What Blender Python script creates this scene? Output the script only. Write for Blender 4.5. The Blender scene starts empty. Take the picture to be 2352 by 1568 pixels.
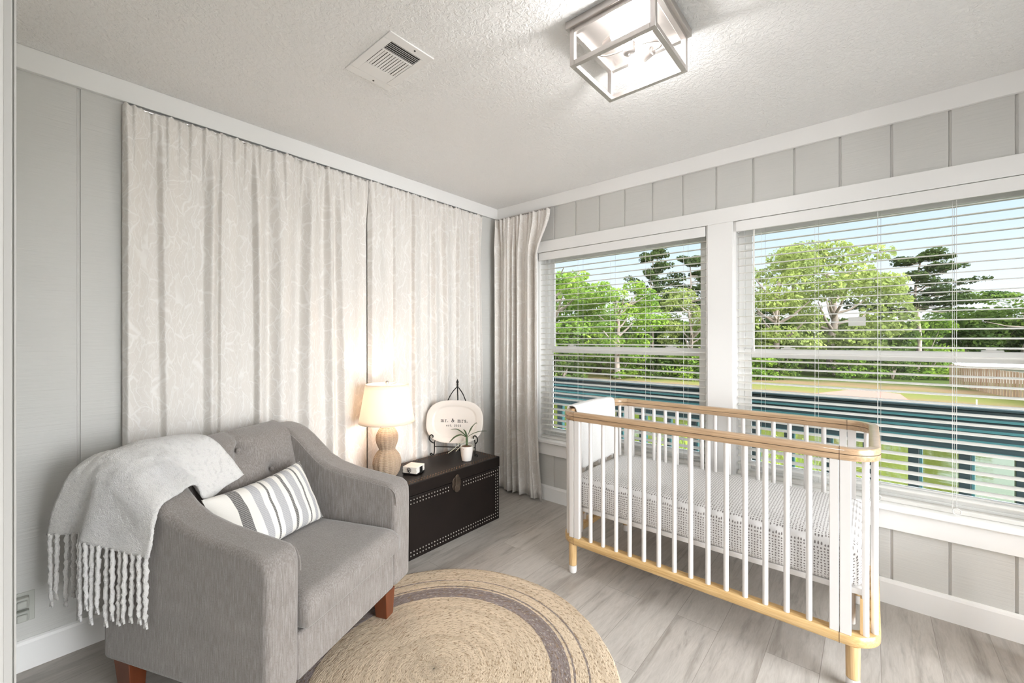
import bpy, bmesh, math, random
from mathutils import Vector, Matrix, noise
import numpy as np
R = math.radians
PI = math.pi
scene = bpy.context.scene
COL = scene.collection
rnd = random.Random(7)

# ------------------------------------------------------------------ materials
class NT:
    def __init__(s, name):
        s.m = bpy.data.materials.new(name); s.m.use_nodes = True
        s.t = s.m.node_tree; s.t.nodes.clear()
        s.out = s.n('ShaderNodeOutputMaterial')
    def n(s, typ, **kw):
        x = s.t.nodes.new(typ)
        for k, v in kw.items():
            if k.startswith('i_'):
                key = k[2:]
                key = int(key) if key.isdigit() else key.replace('_', ' ')
                x.inputs[key].default_value = v
            else:
                setattr(x, k, v)
        return x
    def l(s, a, b, ao=0, bi=0):
        s.t.links.new(a.outputs[ao], b.inputs[bi]); return b
    def coord(s, kind='Object', scale=(1, 1, 1), rot=(0, 0, 0)):
        c = s.n('ShaderNodeTexCoord'); mp = s.n('ShaderNodeMapping')
        s.l(c, mp, kind, 0); mp.inputs['Scale'].default_value = scale; mp.inputs['Rotation'].default_value = rot
        return mp
    def noise(s, co, scale, detail=4, rough=.55, dist=0):
        x = s.n('ShaderNodeTexNoise'); x.inputs['Scale'].default_value = scale
        x.inputs['Detail'].default_value = detail; x.inputs['Roughness'].default_value = rough
        x.inputs['Distortion'].default_value = dist
        if co: s.l(co, x, 0, 'Vector')
        return x
    def ramp(s, src, stops, ao=0, mode='LINEAR'):
        r = s.n('ShaderNodeValToRGB'); e = r.color_ramp; e.interpolation = mode
        while len(e.elements) < len(stops): e.elements.new(.5)
        for el, (p, c) in zip(e.elements, stops):
            el.position = p; el.color = (c[0], c[1], c[2], 1) if hasattr(c, '__len__') else (c, c, c, 1)
        s.l(src, r, ao, 0); return r
    def mix(s, a, b, fac, mode='MIX'):
        x = s.n('ShaderNodeMix', data_type='RGBA', blend_type=mode)
        for i, v in ((6, a), (7, b), (0, fac)):
            if isinstance(v, tuple) and hasattr(v[0], 'outputs'): s.t.links.new(v[0].outputs[v[1]], x.inputs[i])
            elif hasattr(v, 'outputs'): s.t.links.new(v.outputs[2] if v.bl_idname == 'ShaderNodeMix' else v.outputs[0], x.inputs[i])
            elif i == 0: x.inputs[0].default_value = v
            else: x.inputs[i].default_value = (*v, 1)
        return x
    def math(s, op, a, b=None):
        x = s.n('ShaderNodeMath', operation=op)
        for i, v in enumerate((a, b)):
            if v is None: continue
            if isinstance(v, tuple): s.t.links.new(v[0].outputs[v[1]], x.inputs[i])
            elif hasattr(v, 'outputs'): s.t.links.new(v.outputs[0], x.inputs[i])
            else: x.inputs[i].default_value = v
        return x
    def bsdf(s, color=None, rough=.6, metal=0, spec=.5, coat=0, sheen=0):
        b = s.n('ShaderNodeBsdfPrincipled')
        b.inputs['Roughness'].default_value = rough; b.inputs['Metallic'].default_value = metal
        b.inputs['Specular IOR Level'].default_value = spec; b.inputs['Coat Weight'].default_value = coat
        b.inputs['Sheen Weight'].default_value = sheen
        if color is not None:
            if hasattr(color, 'outputs'):
                s.t.links.new(color.outputs[2] if color.bl_idname == 'ShaderNodeMix' else color.outputs[0], b.inputs['Base Color'])
            else: b.inputs['Base Color'].default_value = (*color, 1)
        s.l(b, s.out); s.b = b; return b
    def bump(s, h, strength=.3, dist=.01, ao=0):
        x = s.n('ShaderNodeBump'); x.inputs['Strength'].default_value = strength; x.inputs['Distance'].default_value = dist
        s.t.links.new(h.outputs[ao], x.inputs['Height']); s.t.links.new(x.outputs[0], s.b.inputs['Normal']); return x

def plain(name, col, rough=.5, metal=0, bump=0, bscale=40, var=0, spec=.5, coat=0):
    t = NT(name); co = t.coord()
    nz = t.noise(co, bscale, 3)
    c = col
    if var:
        c = t.mix(tuple(x * (1 - var) for x in col), tuple(min(1, x * (1 + var)) for x in col), t.noise(co, bscale * .25, 3))
    t.bsdf(c, rough, metal, spec, coat)
    if bump: t.bump(nz, bump, .004)
    return t.m

MAT = {}
def build_materials():
    M = MAT
    # painted grooved plywood
    t = NT('wall_paint'); co = t.coord(scale=(1.2, 1.2, 34)); nz = t.noise(co, 3.2, 5, .6, .8)
    co2 = t.coord(); n2 = t.noise(co2, 2.0, 2)
    t.bsdf(t.mix((.60, .596, .575), (.63, .626, .605), n2), .5, spec=.35); t.bump(nz, .35, .006); M['wall'] = t.m
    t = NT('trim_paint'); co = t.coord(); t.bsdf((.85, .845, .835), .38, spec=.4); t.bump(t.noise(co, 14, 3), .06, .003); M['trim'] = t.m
    t = NT('ceiling_texture'); co = t.coord(); a = t.noise(co, 55, 5, .6, .6); r = t.ramp(a, [(.42, 0), (.60, 1)])
    t.bsdf((.92, .919, .914), .85, spec=.1); t.bump(r, .5, .007); M['ceiling'] = t.m
    # plank floor, boards run along Y
    t = NT('plank_floor'); co = t.coord(rot=(0, 0, R(90)))
    br = t.n('ShaderNodeTexBrick'); t.l(co, br, 0, 0)
    br.offset = .37; br.inputs['Scale'].default_value = 1; br.inputs['Brick Width'].default_value = 1.22
    br.inputs['Row Height'].default_value = .182; br.inputs['Mortar Size'].default_value = .0012; br.inputs['Bias'].default_value = 0
    br.inputs['Color1'].default_value = (.455, .425, .395, 1); br.inputs['Color2'].default_value = (.53, .505, .475, 1)
    br.inputs['Mortar'].default_value = (.32, .29, .265, 1)
    ad = t.n('ShaderNodeVectorMath', operation='ADD'); mp = t.n('ShaderNodeMapping')
    t.l(t.n('ShaderNodeTexCoord'), mp, 'Object', 0); mp.inputs['Scale'].default_value = (9, 1.1, 1)
    sc = t.n('ShaderNodeVectorMath', operation='SCALE'); sc.inputs['Scale'].default_value = 7.0
    t.l(br, sc, 'Color', 0); t.l(mp, ad, 0, 0); t.l(sc, ad, 0, 1)
    g = t.noise(ad, 1.6, 9, .62, 1.6); rg = t.ramp(g, [(.30, (.60, .585, .565)), (.46, (.93, .925, .915)), (.62, (1.04, 1.04, 1.03)), (.78, (.84, .82, .80))])
    g2 = t.noise(ad, 7, 6, .6, 2.2); rg2 = t.ramp(g2, [(.35, (.86, .85, .84)), (.6, (1, 1, 1))])
    g3 = t.noise(ad, .55, 3, .5, 2.6); rg3 = t.ramp(g3, [(.28, (.70, .68, .66)), (.42, (1, 1, 1))])
    c = t.mix((br, 0), rg, .85, 'MULTIPLY'); c = t.mix(c, rg2, .8, 'MULTIPLY'); c = t.mix(c, rg3, .8, 'MULTIPLY')
    t.bsdf(c, .36, spec=.4); t.bump(g2, .05, .002); M['floor'] = t.m
    M['white_vinyl'] = plain('white_vinyl', (.91, .91, .90), .35); M['casing'] = plain('darkened_casing_paint', (.56, .545, .525), .5, bump=.1, bscale=30)  # casing paint darkened against the strong side light
    t = NT('blind_slat_white'); t.bsdf((.93, .925, .91), .4, spec=.4)
    tr = t.n('ShaderNodeBsdfTranslucent', i_Color=(.92, .9, .86, 1)); mx = t.n('ShaderNodeMixShader', i_0=.5)
    t.l(t.b, mx, 0, 1); t.l(tr, mx, 0, 2); t.l(mx, t.out); M['slat'] = t.m
    M['cord'] = plain('white_cord', (.72, .72, .70), .8)
    # window glass
    t = NT('window_glass'); tr = t.n('ShaderNodeBsdfTransparent', i_Color=(.97, .985, .98, 1)); gl = t.n('ShaderNodeBsdfGlossy', i_Roughness=.02)
    fr = t.n('ShaderNodeFresnel', i_IOR=1.35); mx = t.n('ShaderNodeMixShader'); t.l(fr, mx, 0, 0); t.l(tr, mx, 0, 1); t.l(gl, mx, 0, 2); t.l(mx, t.out)
    M['glass'] = t.m
    # curtains with a pale branching vine pattern
    t = NT('curtain_vine_cloth'); co = t.coord('UV'); nz = t.noise(co, 5, 4, .5)
    wob = t.mix((co, 0), (nz, 1), .16)
    v = t.n('ShaderNodeTexVoronoi', feature='DISTANCE_TO_EDGE', i_Scale=1.0); mp = t.n('ShaderNodeMapping'); mp.inputs['Scale'].default_value = (24, 9, 1)
    t.l(wob, mp, 2, 0); t.l(mp, v, 0, 0); r1 = t.ramp(v, [(.015, 1), (.05, 0)])
    v2 = t.n('ShaderNodeTexVoronoi', feature='DISTANCE_TO_EDGE', i_Scale=1.0); mp2 = t.n('ShaderNodeMapping'); mp2.inputs['Scale'].default_value = (44, 20, 1)
    t.l(wob, mp2, 2, 0); t.l(mp2, v2, 0, 0); r2 = t.ramp(v2, [(.02, .55), (.06, 0)])
    mxx = t.math('MAXIMUM', r1, r2)
    weave = t.noise(t.coord('UV', scale=(1, .12, 1)), 420, 2)
    base = t.mix((.715, .682, .645), (.755, .725, .69), weave)
    c = t.mix(base, (.82, .80, .775), mxx); t.bsdf(c, .9, spec=.1, sheen=.2); t.bump(mxx, .25, .003); M['curtain'] = t.m
    # armchair chenille
    t = NT('grey_chenille'); co = t.coord(); a = t.noise(t.coord(scale=(1, 1, .06)), 330, 3); b = t.noise(co, 14, 5, .6); d = t.noise(co, 190, 3)
    c = t.mix((.175, .152, .140), (.275, .248, .232), b); c = t.mix(c, (.37, .345, .33), t.ramp(a, [(.42, 0), (.7, .75)]))
    c = t.mix(c, (.16, .14, .125), t.ramp(d, [(.30, .55), (.48, 0)])); t.bsdf(c, .92, spec=.15, sheen=.35); t.bump(a, .4, .0025); M['chair'] = t.m
    t = NT('cherry_wood'); a = t.noise(t.coord(scale=(14, 14, 1.2)), 4, 5); t.bsdf(t.mix((.095, .022, .007), (.17, .045, .014), a), .32, spec=.5, coat=.3); M['cherry'] = t.m
    # boucle throw
    t = NT('boucle_throw'); co = t.coord(); a = t.noise(co, 260, 3, .6); b = t.noise(co, 60, 4); big = t.noise(co, 3, 2)
    c = t.mix((.74, .715, .69), (.88, .865, .85), a); c = t.mix(c, (.56, .545, .535), t.ramp(b, [(.32, .5), (.47, 0)]))
    c = t.mix(c, (.60, .605, .635), t.ramp(big, [(.45, 0), (.7, .45)])); t.bsdf(c, .97, spec=.05, sheen=.6); t.bump(t.mix(a, b, .5), 1.0, .010, 2); M['throw'] = t.m
    # striped pillow: stripes along local X
    t = NT('striped_pillow_cloth'); tc = t.n('ShaderNodeTexCoord'); sp = t.n('ShaderNodeSeparateXYZ'); t.l(tc, sp, 'UV', 0)
    wn = t.noise(t.coord('UV'), 5, 2); xw = t.math('ADD', sp, t.math('MULTIPLY', t.math('SUBTRACT', wn, .5), .022))
    W_, G_, D_ = (.78, .755, .705), (.38, .38, .40), (.075, .07, .068)
    st = [(0, W_), (.150, D_), (.232, W_), (.315, G_), (.385, W_), (.435, D_), (.456, W_), (.50, G_), (.572, W_), (.618, D_), (.650, W_), (.69, G_), (.765, W_), (.80, D_), (.818, W_), (.865, G_), (.905, W_), (.945, D_), (.992, W_)]
    rp = t.ramp(xw, st, mode='CONSTANT')
    wv = t.n('ShaderNodeTexWave', i_Scale=26.0, i_Distortion=1.5); wv.bands_direction = 'Y'; t.l(t.coord('UV'), wv, 0, 0)
    fine = t.noise(t.coord('UV', scale=(1.6, 1, 1)), 260, 2)
    c = t.mix(rp, (.80, .775, .735), t.math('MULTIPLY', t.ramp(wv, [(.55, 0), (.85, 1)]), .26)); c = t.mix(c, (.88, .86, .82), t.ramp(fine, [(.45, 0), (.8, .5)]))
    t.bsdf(c, .9, spec=.1, sheen=.2); t.bump(fine, .3, .002); M['pillow'] = t.m
    # trunk
    t = NT('black_leather'); co = t.coord(); a = t.noise(co, 160, 4); b = t.noise(co, 5, 3); t.bsdf(t.mix((.007, .0055, .005), (.017, .012, .010), b), .38, spec=.18); t.bump(a, .12, .002); M['leather'] = t.m
    M['stud'] = plain('pewter_nailhead', (.50, .47, .43), .3, 1)
    M['studb'] = plain('dark_bronze_nailhead', (.20, .12, .08), .4, 1)
    M['bronze'] = plain('antique_bronze', (.16, .125, .10), .42, 1, .3, 60, .4)
    M['iron'] = plain('black_wrought_iron', (.022, .020, .019), .5, .6, .2, 90)
    # lamp
    t = NT('woven_rattan'); co = t.coord(); w = t.n('ShaderNodeTexWave', i_Scale=62.0, i_Distortion=.8); w.bands_direction = 'Z'; t.l(co, w, 0, 0)
    b = t.noise(co, 40, 4); c = t.mix((.40, .245, .14), (.60, .44, .31), b); c = t.mix(c, (.70, .60, .49), t.ramp(w, [(.3, 0), (.8, .7)])); t.bsdf(c, .75, spec=.2)
    t.bump(w, .8, .004, 1); M['rattan'] = t.m
    t = NT('linen_lampshade'); d = t.n('ShaderNodeBsdfDiffuse', i_Color=(.88, .84, .77, 1)); tr = t.n('ShaderNodeBsdfTranslucent', i_Color=(.93, .88, .80, 1)); mx = t.n('ShaderNodeMixShader', i_0=.5)
    t.l(d, mx, 0, 1); t.l(tr, mx, 0, 2); t.l(mx, t.out); M['shade'] = t.m
    def emit(name, col, s):
        t = NT(name); e = t.n('ShaderNodeEmission', i_Strength=s, i_Color=(*col, 1)); t.l(e, t.out); return t.m
    M['bulb'] = emit('lit_bulb', (1, .97, .95), 160); M['warmbulb'] = emit('warm_lit_bulb', (1, .72, .54), 82)
    M['nickel'] = plain('brushed_nickel', (.62, .585, .565), .38, 1, .08, 120)
    M['porcelain'] = plain('white_porcelain', (.82, .77, .72), .18, spec=.5, coat=.3)
    M['ink'] = plain('black_lettering', (.03, .03, .03), .5)
    M['pot'] = plain('white_ceramic', (.84, .80, .76), .25)
    M['moss'] = plain('bark_and_moss', (.17, .10, .06), .95, bump=1, bscale=120, var=.5)
    M['leaf'] = plain('orchid_leaf', (.055, .10, .030), .35, var=.3)
    M['root'] = plain('pale_aerial_root', (.52, .52, .42), .7)
    M['coaster'] = plain('cream_stoneware', (.82, .78, .72), .6, bump=.1)
    # jute rug
    t = NT('braided_jute'); tc = t.n('ShaderNodeTexCoord'); sp = t.n('ShaderNodeSeparateXYZ'); t.l(tc, sp, 'Object', 0)
    rad = t.math('SQRT', t.math('ADD', t.math('MULTIPLY', (sp, 0), (sp, 0)), t.math('MULTIPLY', (sp, 1), (sp, 1))))
    ang = t.math('ARCTAN2', (sp, 1), (sp, 0)); arc = t.math('MULTIPLY', ang, t.math('ADD', t.math('MULTIPLY', rad, .85), .1))
    cmb = t.n('ShaderNodeCombineXYZ'); t.l(rad, cmb, 0, 0); t.l(arc, cmb, 0, 1)
    mpa = t.n('ShaderNodeMapping'); mpa.inputs['Scale'].default_value = (1, .42, 1); t.l(cmb, mpa)
    sp1 = t.noise(mpa, 135, 3, .65); sp2 = t.noise(mpa, 60, 3); mpb = t.n('ShaderNodeMapping'); mpb.inputs['Scale'].default_value = (1, .05, 1); t.l(cmb, mpb); band = t.noise(mpb, 42, 2)
    wob = t.math('ADD', rad, t.math('MULTIPLY', t.math('SUBTRACT', sp2, .5), .008))
    J = (.60, .485, .355); GY = (.245, .205, .195)
    rr = t.ramp(t.math('DIVIDE', wob, .72), [(0, J), (.636, GY), (.738, J), (.752, (.24, .20, .18)), (.763, J), (.830, (.24, .20, .18)), (.842, J)], mode='CONSTANT')
    c = t.mix(rr, t.mix(rr, (1.28, 1.30, 1.33), .999, 'MULTIPLY'), t.ramp(band, [(.38, 0), (.62, .85)])); c = t.mix(c, (.33, .215, .115), t.ramp(sp2, [(.30, .6), (.44, 0)]))
    c = t.mix(c, (.20, .125, .065), t.ramp(sp1, [(.34, .8), (.46, 0)])); c = t.mix(c, (.80, .70, .57), t.ramp(sp1, [(.56, 0), (.72, .7)]))
    t.bsdf(c, .95, spec=.1); t.bump(sp1, .9, .008); M['jute'] = t.m
    # pine
    def pine(name, a, b, rot):
        t = NT(name); co = t.coord(scale=rot); n = t.noise(co, 5, 5, .55, .6); c = t.mix(a, b, t.ramp(n, [(.36, 0), (.62, 1)])); t.bsdf(c, .3, spec=.5, coat=.35); return t.m
    M['pine'] = pine('pale_pine', (.40, .255, .145), (.56, .385, .235), (1.2, 26, 26)); M['pine2'] = pine('honey_pine', (.52, .32, .125), (.68, .465, .22), (1.2, 26, 26))
    M['pinev'] = pine('honey_pine_upright', (.55, .35, .15), (.72, .50, .26), (30, 30, 1.2))
    M['groove'] = plain('dark_groove', (.07, .035, .018), .6)
    M['cribwhite'] = plain('white_lacquer', (.73, .705, .685), .3, coat=.2)
    t = NT('dotted_sheet'); tc = t.n('ShaderNodeTexCoord'); sp = t.n('ShaderNodeSeparateXYZ'); t.l(tc, sp, 'Object', 0)
    cb = t.n('ShaderNodeCombineXYZ'); t.l(sp, cb, 0, 0); t.l(t.math('SUBTRACT', (sp, 1), (sp, 2)), cb, 0, 1)
    v = t.n('ShaderNodeTexVoronoi', voronoi_dimensions='2D', i_Scale=92.0, i_Randomness=.25); t.l(cb, v); d = t.ramp(v, [(.22, 1), (.30, 0)])
    t.bsdf(t.mix((.76, .75, .745), (.24, .22, .215), d), .9, spec=.1); M['dots'] = t.m
    t = NT('nubby_blanket'); co = t.coord(); a = t.noise(co, 210, 3); t.bsdf(t.mix((.72, .715, .70), (.87, .865, .855), a), .95, spec=.05); t.bump(a, .6, .006); M['nubby'] = t.m
    M['plastic'] = plain('aged_white_plastic', (.50, .51, .47), .4)
    M['dark'] = plain('duct_shade_and_screw_dark', (.05, .048, .045), .8)  # near-black for the painted shade in the duct and for the screws
    # outdoors
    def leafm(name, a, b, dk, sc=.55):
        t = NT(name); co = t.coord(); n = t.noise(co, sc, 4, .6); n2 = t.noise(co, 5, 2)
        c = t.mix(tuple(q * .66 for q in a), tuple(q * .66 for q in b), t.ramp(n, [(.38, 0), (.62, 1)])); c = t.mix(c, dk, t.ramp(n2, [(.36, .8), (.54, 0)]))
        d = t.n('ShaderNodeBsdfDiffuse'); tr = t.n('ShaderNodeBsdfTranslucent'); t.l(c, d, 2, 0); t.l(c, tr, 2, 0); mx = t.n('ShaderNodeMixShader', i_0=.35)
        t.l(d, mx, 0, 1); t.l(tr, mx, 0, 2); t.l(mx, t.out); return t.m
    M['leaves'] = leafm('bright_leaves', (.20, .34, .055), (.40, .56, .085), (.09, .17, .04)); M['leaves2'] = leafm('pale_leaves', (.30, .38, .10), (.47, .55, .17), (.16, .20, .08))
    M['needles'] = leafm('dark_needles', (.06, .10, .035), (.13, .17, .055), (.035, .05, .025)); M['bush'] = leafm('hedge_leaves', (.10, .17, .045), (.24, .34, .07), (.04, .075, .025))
    M['blade'] = leafm('fresh_blades', (.42, .58, .09), (.60, .75, .16), (.30, .42, .07), 4)
    M['bark'] = plain('grey_bark', (.30, .245, .205), .9, bump=.5, bscale=8, var=.35)
    t = NT('bank_ground'); co = t.coord(); n = t.noise(co, .5, 6, .65); n2 = t.noise(co, 9, 4); sp = t.n('ShaderNodeSeparateXYZ'); t.l(t.n('ShaderNodeTexCoord'), sp, 'Object', 0)
    yy = t.math('ADD', (sp, 1), t.math('MULTIPLY', t.math('SUBTRACT', n, .5), 5))
    g = t.ramp(t.math('DIVIDE', t.math('SUBTRACT', yy, 24), 16), [(0, (.17, .115, .095)), (.30, (.16, .105, .075)), (.42, (.125, .125, .045)), (.60, (.10, .12, .035)), (.8, (.16, .11, .07)), (1, (.05, .07, .022))])
    t.bsdf(t.mix(g, t.mix(g, (1.25, 1.2, 1.15), 1.0, 'MULTIPLY'), n2), 1, spec=0); M['bank'] = t.m
    t = NT('pond_water'); co = t.coord(scale=(1, 3.2, 1)); n = t.noise(co, 1.1, 3, .5); b = t.bsdf((.105, .125, .022), .05, spec=.5); gl = t.n('ShaderNodeBsdfGlossy', i_Roughness=.04, i_Color=(.84, .84, .80, 1))
    bp = t.bump(n, .05, .05); t.l(bp, gl, 0, 'Normal'); lw = t.n('ShaderNodeLayerWeight', i_Blend=.62); mx = t.n('ShaderNodeMixShader'); t.l(lw, mx, 'Fresnel', 0); t.l(b, mx, 0, 1); t.l(gl, mx, 0, 2); t.l(mx, t.out); M['water'] = t.m
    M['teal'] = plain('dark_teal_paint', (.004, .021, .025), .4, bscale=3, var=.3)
    M['teal_lit'] = plain('teal_lit_edge', (.026, .115, .120), .4)  # lighter copy of the railing teal, paints edges and sides as lit
    M['decking'] = plain('weathered_decking', (.28, .25, .22), .8)
    t = NT('cedar_fence'); co = t.coord(scale=(1, 1, .1)); n = t.noise(co, 5, 3); t.bsdf(t.mix((.25, .14, .085), (.37, .28, .21), t.ramp(n, [(.35, 0), (.6, 1)])), .9); M['cedar'] = t.m
    M['pinkpad'] = plain('pink_concrete', (.27, .13, .10), .9, var=.12, bscale=4)
    M['greypad'] = plain('pale_concrete', (.42, .41, .385), .9, var=.1, bscale=4)
    M['metalroof'] = plain('pale_metal_roof', (.55, .54, .54), .5)
    M['rock'] = plain('pale_rocks', (.50, .46, .42), .9, bump=.6, bscale=20, var=.3)
build_materials()

# ------------------------------------------------------------------ mesh helpers
class MB:
    def __init__(s): s.v = []; s.f = []; s.mi = []; s.uv = None
    def add(s, vs, fs, mi=0):
        o = len(s.v); s.v += [tuple(v) for v in vs]
        s.f += [tuple(i + o for i in f) for f in fs]; s.mi += [mi] * len(fs); return s
    def box(s, x0, x1, y0, y1, z0, z1, mi=0):
        return s.add([(x0, y0, z0), (x1, y0, z0), (x1, y1, z0), (x0, y1, z0), (x0, y0, z1), (x1, y0, z1), (x1, y1, z1), (x0, y1, z1)],
                     [(0, 3, 2, 1), (4, 5, 6, 7), (0, 1, 5, 4), (1, 2, 6, 5), (2, 3, 7, 6), (3, 0, 4, 7)], mi)
    def prism(s, poly, h0, h1, axis='y', mi=0):
        n = len(poly)
        mk = {'y': lambda a, b, h: (a, h, b), 'x': lambda a, b, h: (h, a, b), 'z': lambda a, b, h: (a, b, h)}[axis]
        vs = [mk(a, b, h0) for a, b in poly] + [mk(a, b, h1) for a, b in poly]
        return s.add(vs, [tuple(range(n)), tuple(range(2 * n - 1, n - 1, -1))] + [(i, i + n, (i + 1) % n + n, (i + 1) % n) for i in range(n)], mi)
    def tube(s, pts, r, n=8, mi=0, closed=False):
        pts = [Vector(p) for p in pts]; N = len(pts); rs = r if hasattr(r, '__len__') else [r] * N
        vs = []; up = Vector((0, 0, 1)); last = None
        for i, p in enumerate(pts):
            a = pts[i - 1] if (i > 0 or closed) else p; b = pts[(i + 1) % N] if (i < N - 1 or closed) else p
            d = (b - a).normalized()
            if last is None: q = d.cross(up if abs(d.z) < .9 else Vector((1, 0, 0))).normalized()
            else: q = (last - d * last.dot(d)).normalized()
            last = q; w = d.cross(q)
            for k in range(n): vs.append(p + (q * math.cos(2 * PI * k / n) + w * math.sin(2 * PI * k / n)) * rs[i])
        fs = []
        for i in range(N if closed else N - 1):
            for k in range(n):
                j = (i + 1) % N; fs.append((i * n + k, i * n + (k + 1) % n, j * n + (k + 1) % n, j * n + k))
        if not closed: fs += [tuple(range(n - 1, -1, -1)), tuple((N - 1) * n + k for k in range(n))]
        return s.add(vs, fs, mi)
    def lathe(s, prof, n=32, c=(0, 0, 0), mi=0, mod=None, caps=True):
        vs = []
        for r, z in prof:
            for k in range(n):
                a = 2 * PI * k / n; rr = r * (mod(a, z) if mod else 1)
                vs.append((c[0] + rr * math.cos(a), c[1] + rr * math.sin(a), c[2] + z))
        fs = [(i * n + k, i * n + (k + 1) % n, (i + 1) * n + (k + 1) % n, (i + 1) * n + k) for i in range(len(prof) - 1) for k in range(n)]
        if caps: fs += [tuple(range(n - 1, -1, -1)), tuple((len(prof) - 1) * n + k for k in range(n))]
        return s.add(vs, fs, mi)
    def grid(s, P, mi=0, closed_u=False):
        h = len(P); w = len(P[0]); vs = [p for row in P for p in row]
        fs = [(i * w + j, i * w + (j + 1) % w, (i + 1) * w + (j + 1) % w, (i + 1) * w + j) for i in range(h - 1) for j in range(w if closed_u else w - 1)]
        return s.add(vs, fs, mi)
    def sweep(s, path, prof, mi=0, mis=None):
        """closed plan path [(x,y,nx,ny)], closed profile [(off,z)]"""
        n = len(prof); N = len(path)
        vs = [(x + nx * o, y + ny * o, z) for x, y, nx, ny in path for o, z in prof]
        o = len(s.v); s.v += vs
        for i in range(N):
            j = (i + 1) % N
            for k in range(n):
                l = (k + 1) % n
                s.f.append((o + i * n + k, o + j * n + k, o + j * n + l, o + i * n + l)); s.mi.append(mis[k] if mis else mi)
        return s
    def obj(s, name, mats, parent=None, smooth=None, bevel=None, seg=3, sub=0, loc=None):
        me = bpy.data.meshes.new(name); me.from_pydata(s.v, [], s.f)
        for m in (mats if isinstance(mats, (list, tuple)) else [mats]): me.materials.append(MAT[m])
        me.polygons.foreach_set('material_index', s.mi)
        if s.uv is not None:
            u = me.uv_layers.new(name='UVMap'); idx = [0] * len(me.loops); me.loops.foreach_get('vertex_index', idx)
            u.data.foreach_set('uv', [c for i in idx for c in s.uv[i]])
        bm = bmesh.new(); bm.from_mesh(me); bmesh.ops.recalc_face_normals(bm, faces=bm.faces); bm.to_mesh(me); bm.free()
        o = bpy.data.objects.new(name, me); COL.objects.link(o)
        if parent: o.parent = parent
        if loc: o.location = loc
        if bevel:
            b = o.modifiers.new('edge_round', 'BEVEL'); b.width = bevel; b.segments = seg; b.limit_method = 'ANGLE'; b.angle_limit = R(35)
        if sub:
            q = o.modifiers.new('smooth', 'SUBSURF'); q.levels = sub; q.render_levels = sub
        if smooth is not None or bevel or sub:
            me.polygons.foreach_set('use_smooth', [True] * len(me.polygons))
            if not sub: me.set_sharp_from_angle(angle=R(smooth or 50))
        return o

def thing(name, label, cat, loc=(0, 0, 0), rz=0, group=None):
    o = bpy.data.objects.new(name, None); o.empty_display_size = .1; COL.objects.link(o); o.location = loc; o.rotation_euler = (0, 0, rz)
    return tag(o, label, cat, group)
def tag(o, label, cat, group=None, kind=None):
    o['label'] = label; o['category'] = cat
    if group: o['group'] = group
    if kind: o['kind'] = kind
    return o
def struct(o, label=None, cat=None):
    o['kind'] = 'structure'
    if label: o['label'] = label
    if cat: o['category'] = cat
    return o
def sempty(name, label, cat):
    o = bpy.data.objects.new(name, None); COL.objects.link(o); return struct(o, label, cat)
def dup(root, loc, rz=None, label=None, scale=None):
    r = root.copy(); COL.objects.link(r); r.location = loc
    if rz is not None: r.rotation_euler = (0, 0, rz)
    if scale: r.scale = scale
    if label: r['label'] = label
    for ch in list(root.children):
        c = ch.copy(); COL.objects.link(c); c.parent = r
        for g in list(ch.children):
            d = g.copy(); COL.objects.link(d); d.parent = c
    return r
def cr(pts, n):
    """Catmull-Rom through points, n samples per span"""
    P = [Vector(p) for p in pts]; P = [P[0] * 2 - P[1]] + P + [P[-1] * 2 - P[-2]]; out = []
    for i in range(1, len(P) - 2):
        for k in range(n):
            t = k / n; a, b, c, d = P[i - 1:i + 3]
            out.append(.5 * ((2 * b) + (c - a) * t + (2 * a - 5 * b + 4 * c - d) * t * t + (3 * b - a - 3 * c + d) * t ** 3))
    out.append(P[-2].copy()); return out

# ------------------------------------------------------------------ room shell
H = 2.44; XW = -.02; X1 = 4.3; YS = -2.8013; CF = -2.7838
WIN = [(.45, 1.737), (1.903, 3.19)]; WZ0, WZ1 = .475, 1.995
def groove_panel(mb, a0, a1, z0, z1, plane, grooves, thick, axis):
    """grooved sheet; front face at `plane`; axis 'x': runs along X facing -Y; axis 'y': runs along Y facing +X"""
    gw, gd = .012, .007; prof = [(a0, 0)]
    for g in grooves:
        if a0 + .02 < g < a1 - .02: prof += [(g - gw / 2, 0), (g - gw / 2 + .002, gd), (g + gw / 2 - .002, gd), (g + gw / 2, 0)]
    prof += [(a1, 0), (a1, thick), (a0, thick)]
    if axis == 'x': mb.prism([(a, plane + d) for a, d in prof], z0, z1, 'z')
    else: mb.prism([(plane - d, a) for a, d in prof], z0, z1, 'z')
gx = [.595 + .2 * k for k in range(-3, 19)]
mb = MB(); T = .14
groove_panel(mb, XW - .14, X1, WZ1 + .004, H, 0, gx, T, 'x'); groove_panel(mb, XW - .14, X1, 0, WZ0, 0, gx, T, 'x')
groove_panel(mb, XW - .14, WIN[0][0] - .012, WZ0, WZ1 + .004, 0, gx, T, 'x'); groove_panel(mb, WIN[0][1] + .012, WIN[1][0] - .012, WZ0, WZ1 + .004, 0, [], T, 'x'); groove_panel(mb, WIN[1][1] + .012, X1, WZ0, WZ1 + .004, 0, gx, T, 'x')
struct(mb.obj('wall_right', 'wall'), 'pale grey grooved panel wall with the two windows', 'wall')
mb = MB(); groove_panel(mb, YS - .16, 0, 0, H, XW, [-2.608 + .2 * k for k in range(-1, 13)], .14, 'y')
struct(mb.obj('wall_left', 'wall'), 'pale grey grooved panel wall behind the armchair and curtains', 'wall')
GY0, GY1, GZ = -2.55, -.30, 2.10
struct(MB().box(X1, X1 + .14, -5.2, GY0, 0, H).box(X1, X1 + .14, GY1, .14, 0, H).box(X1, X1 + .14, GY0, GY1, GZ, H).obj('wall_far_side', 'wall'))
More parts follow.
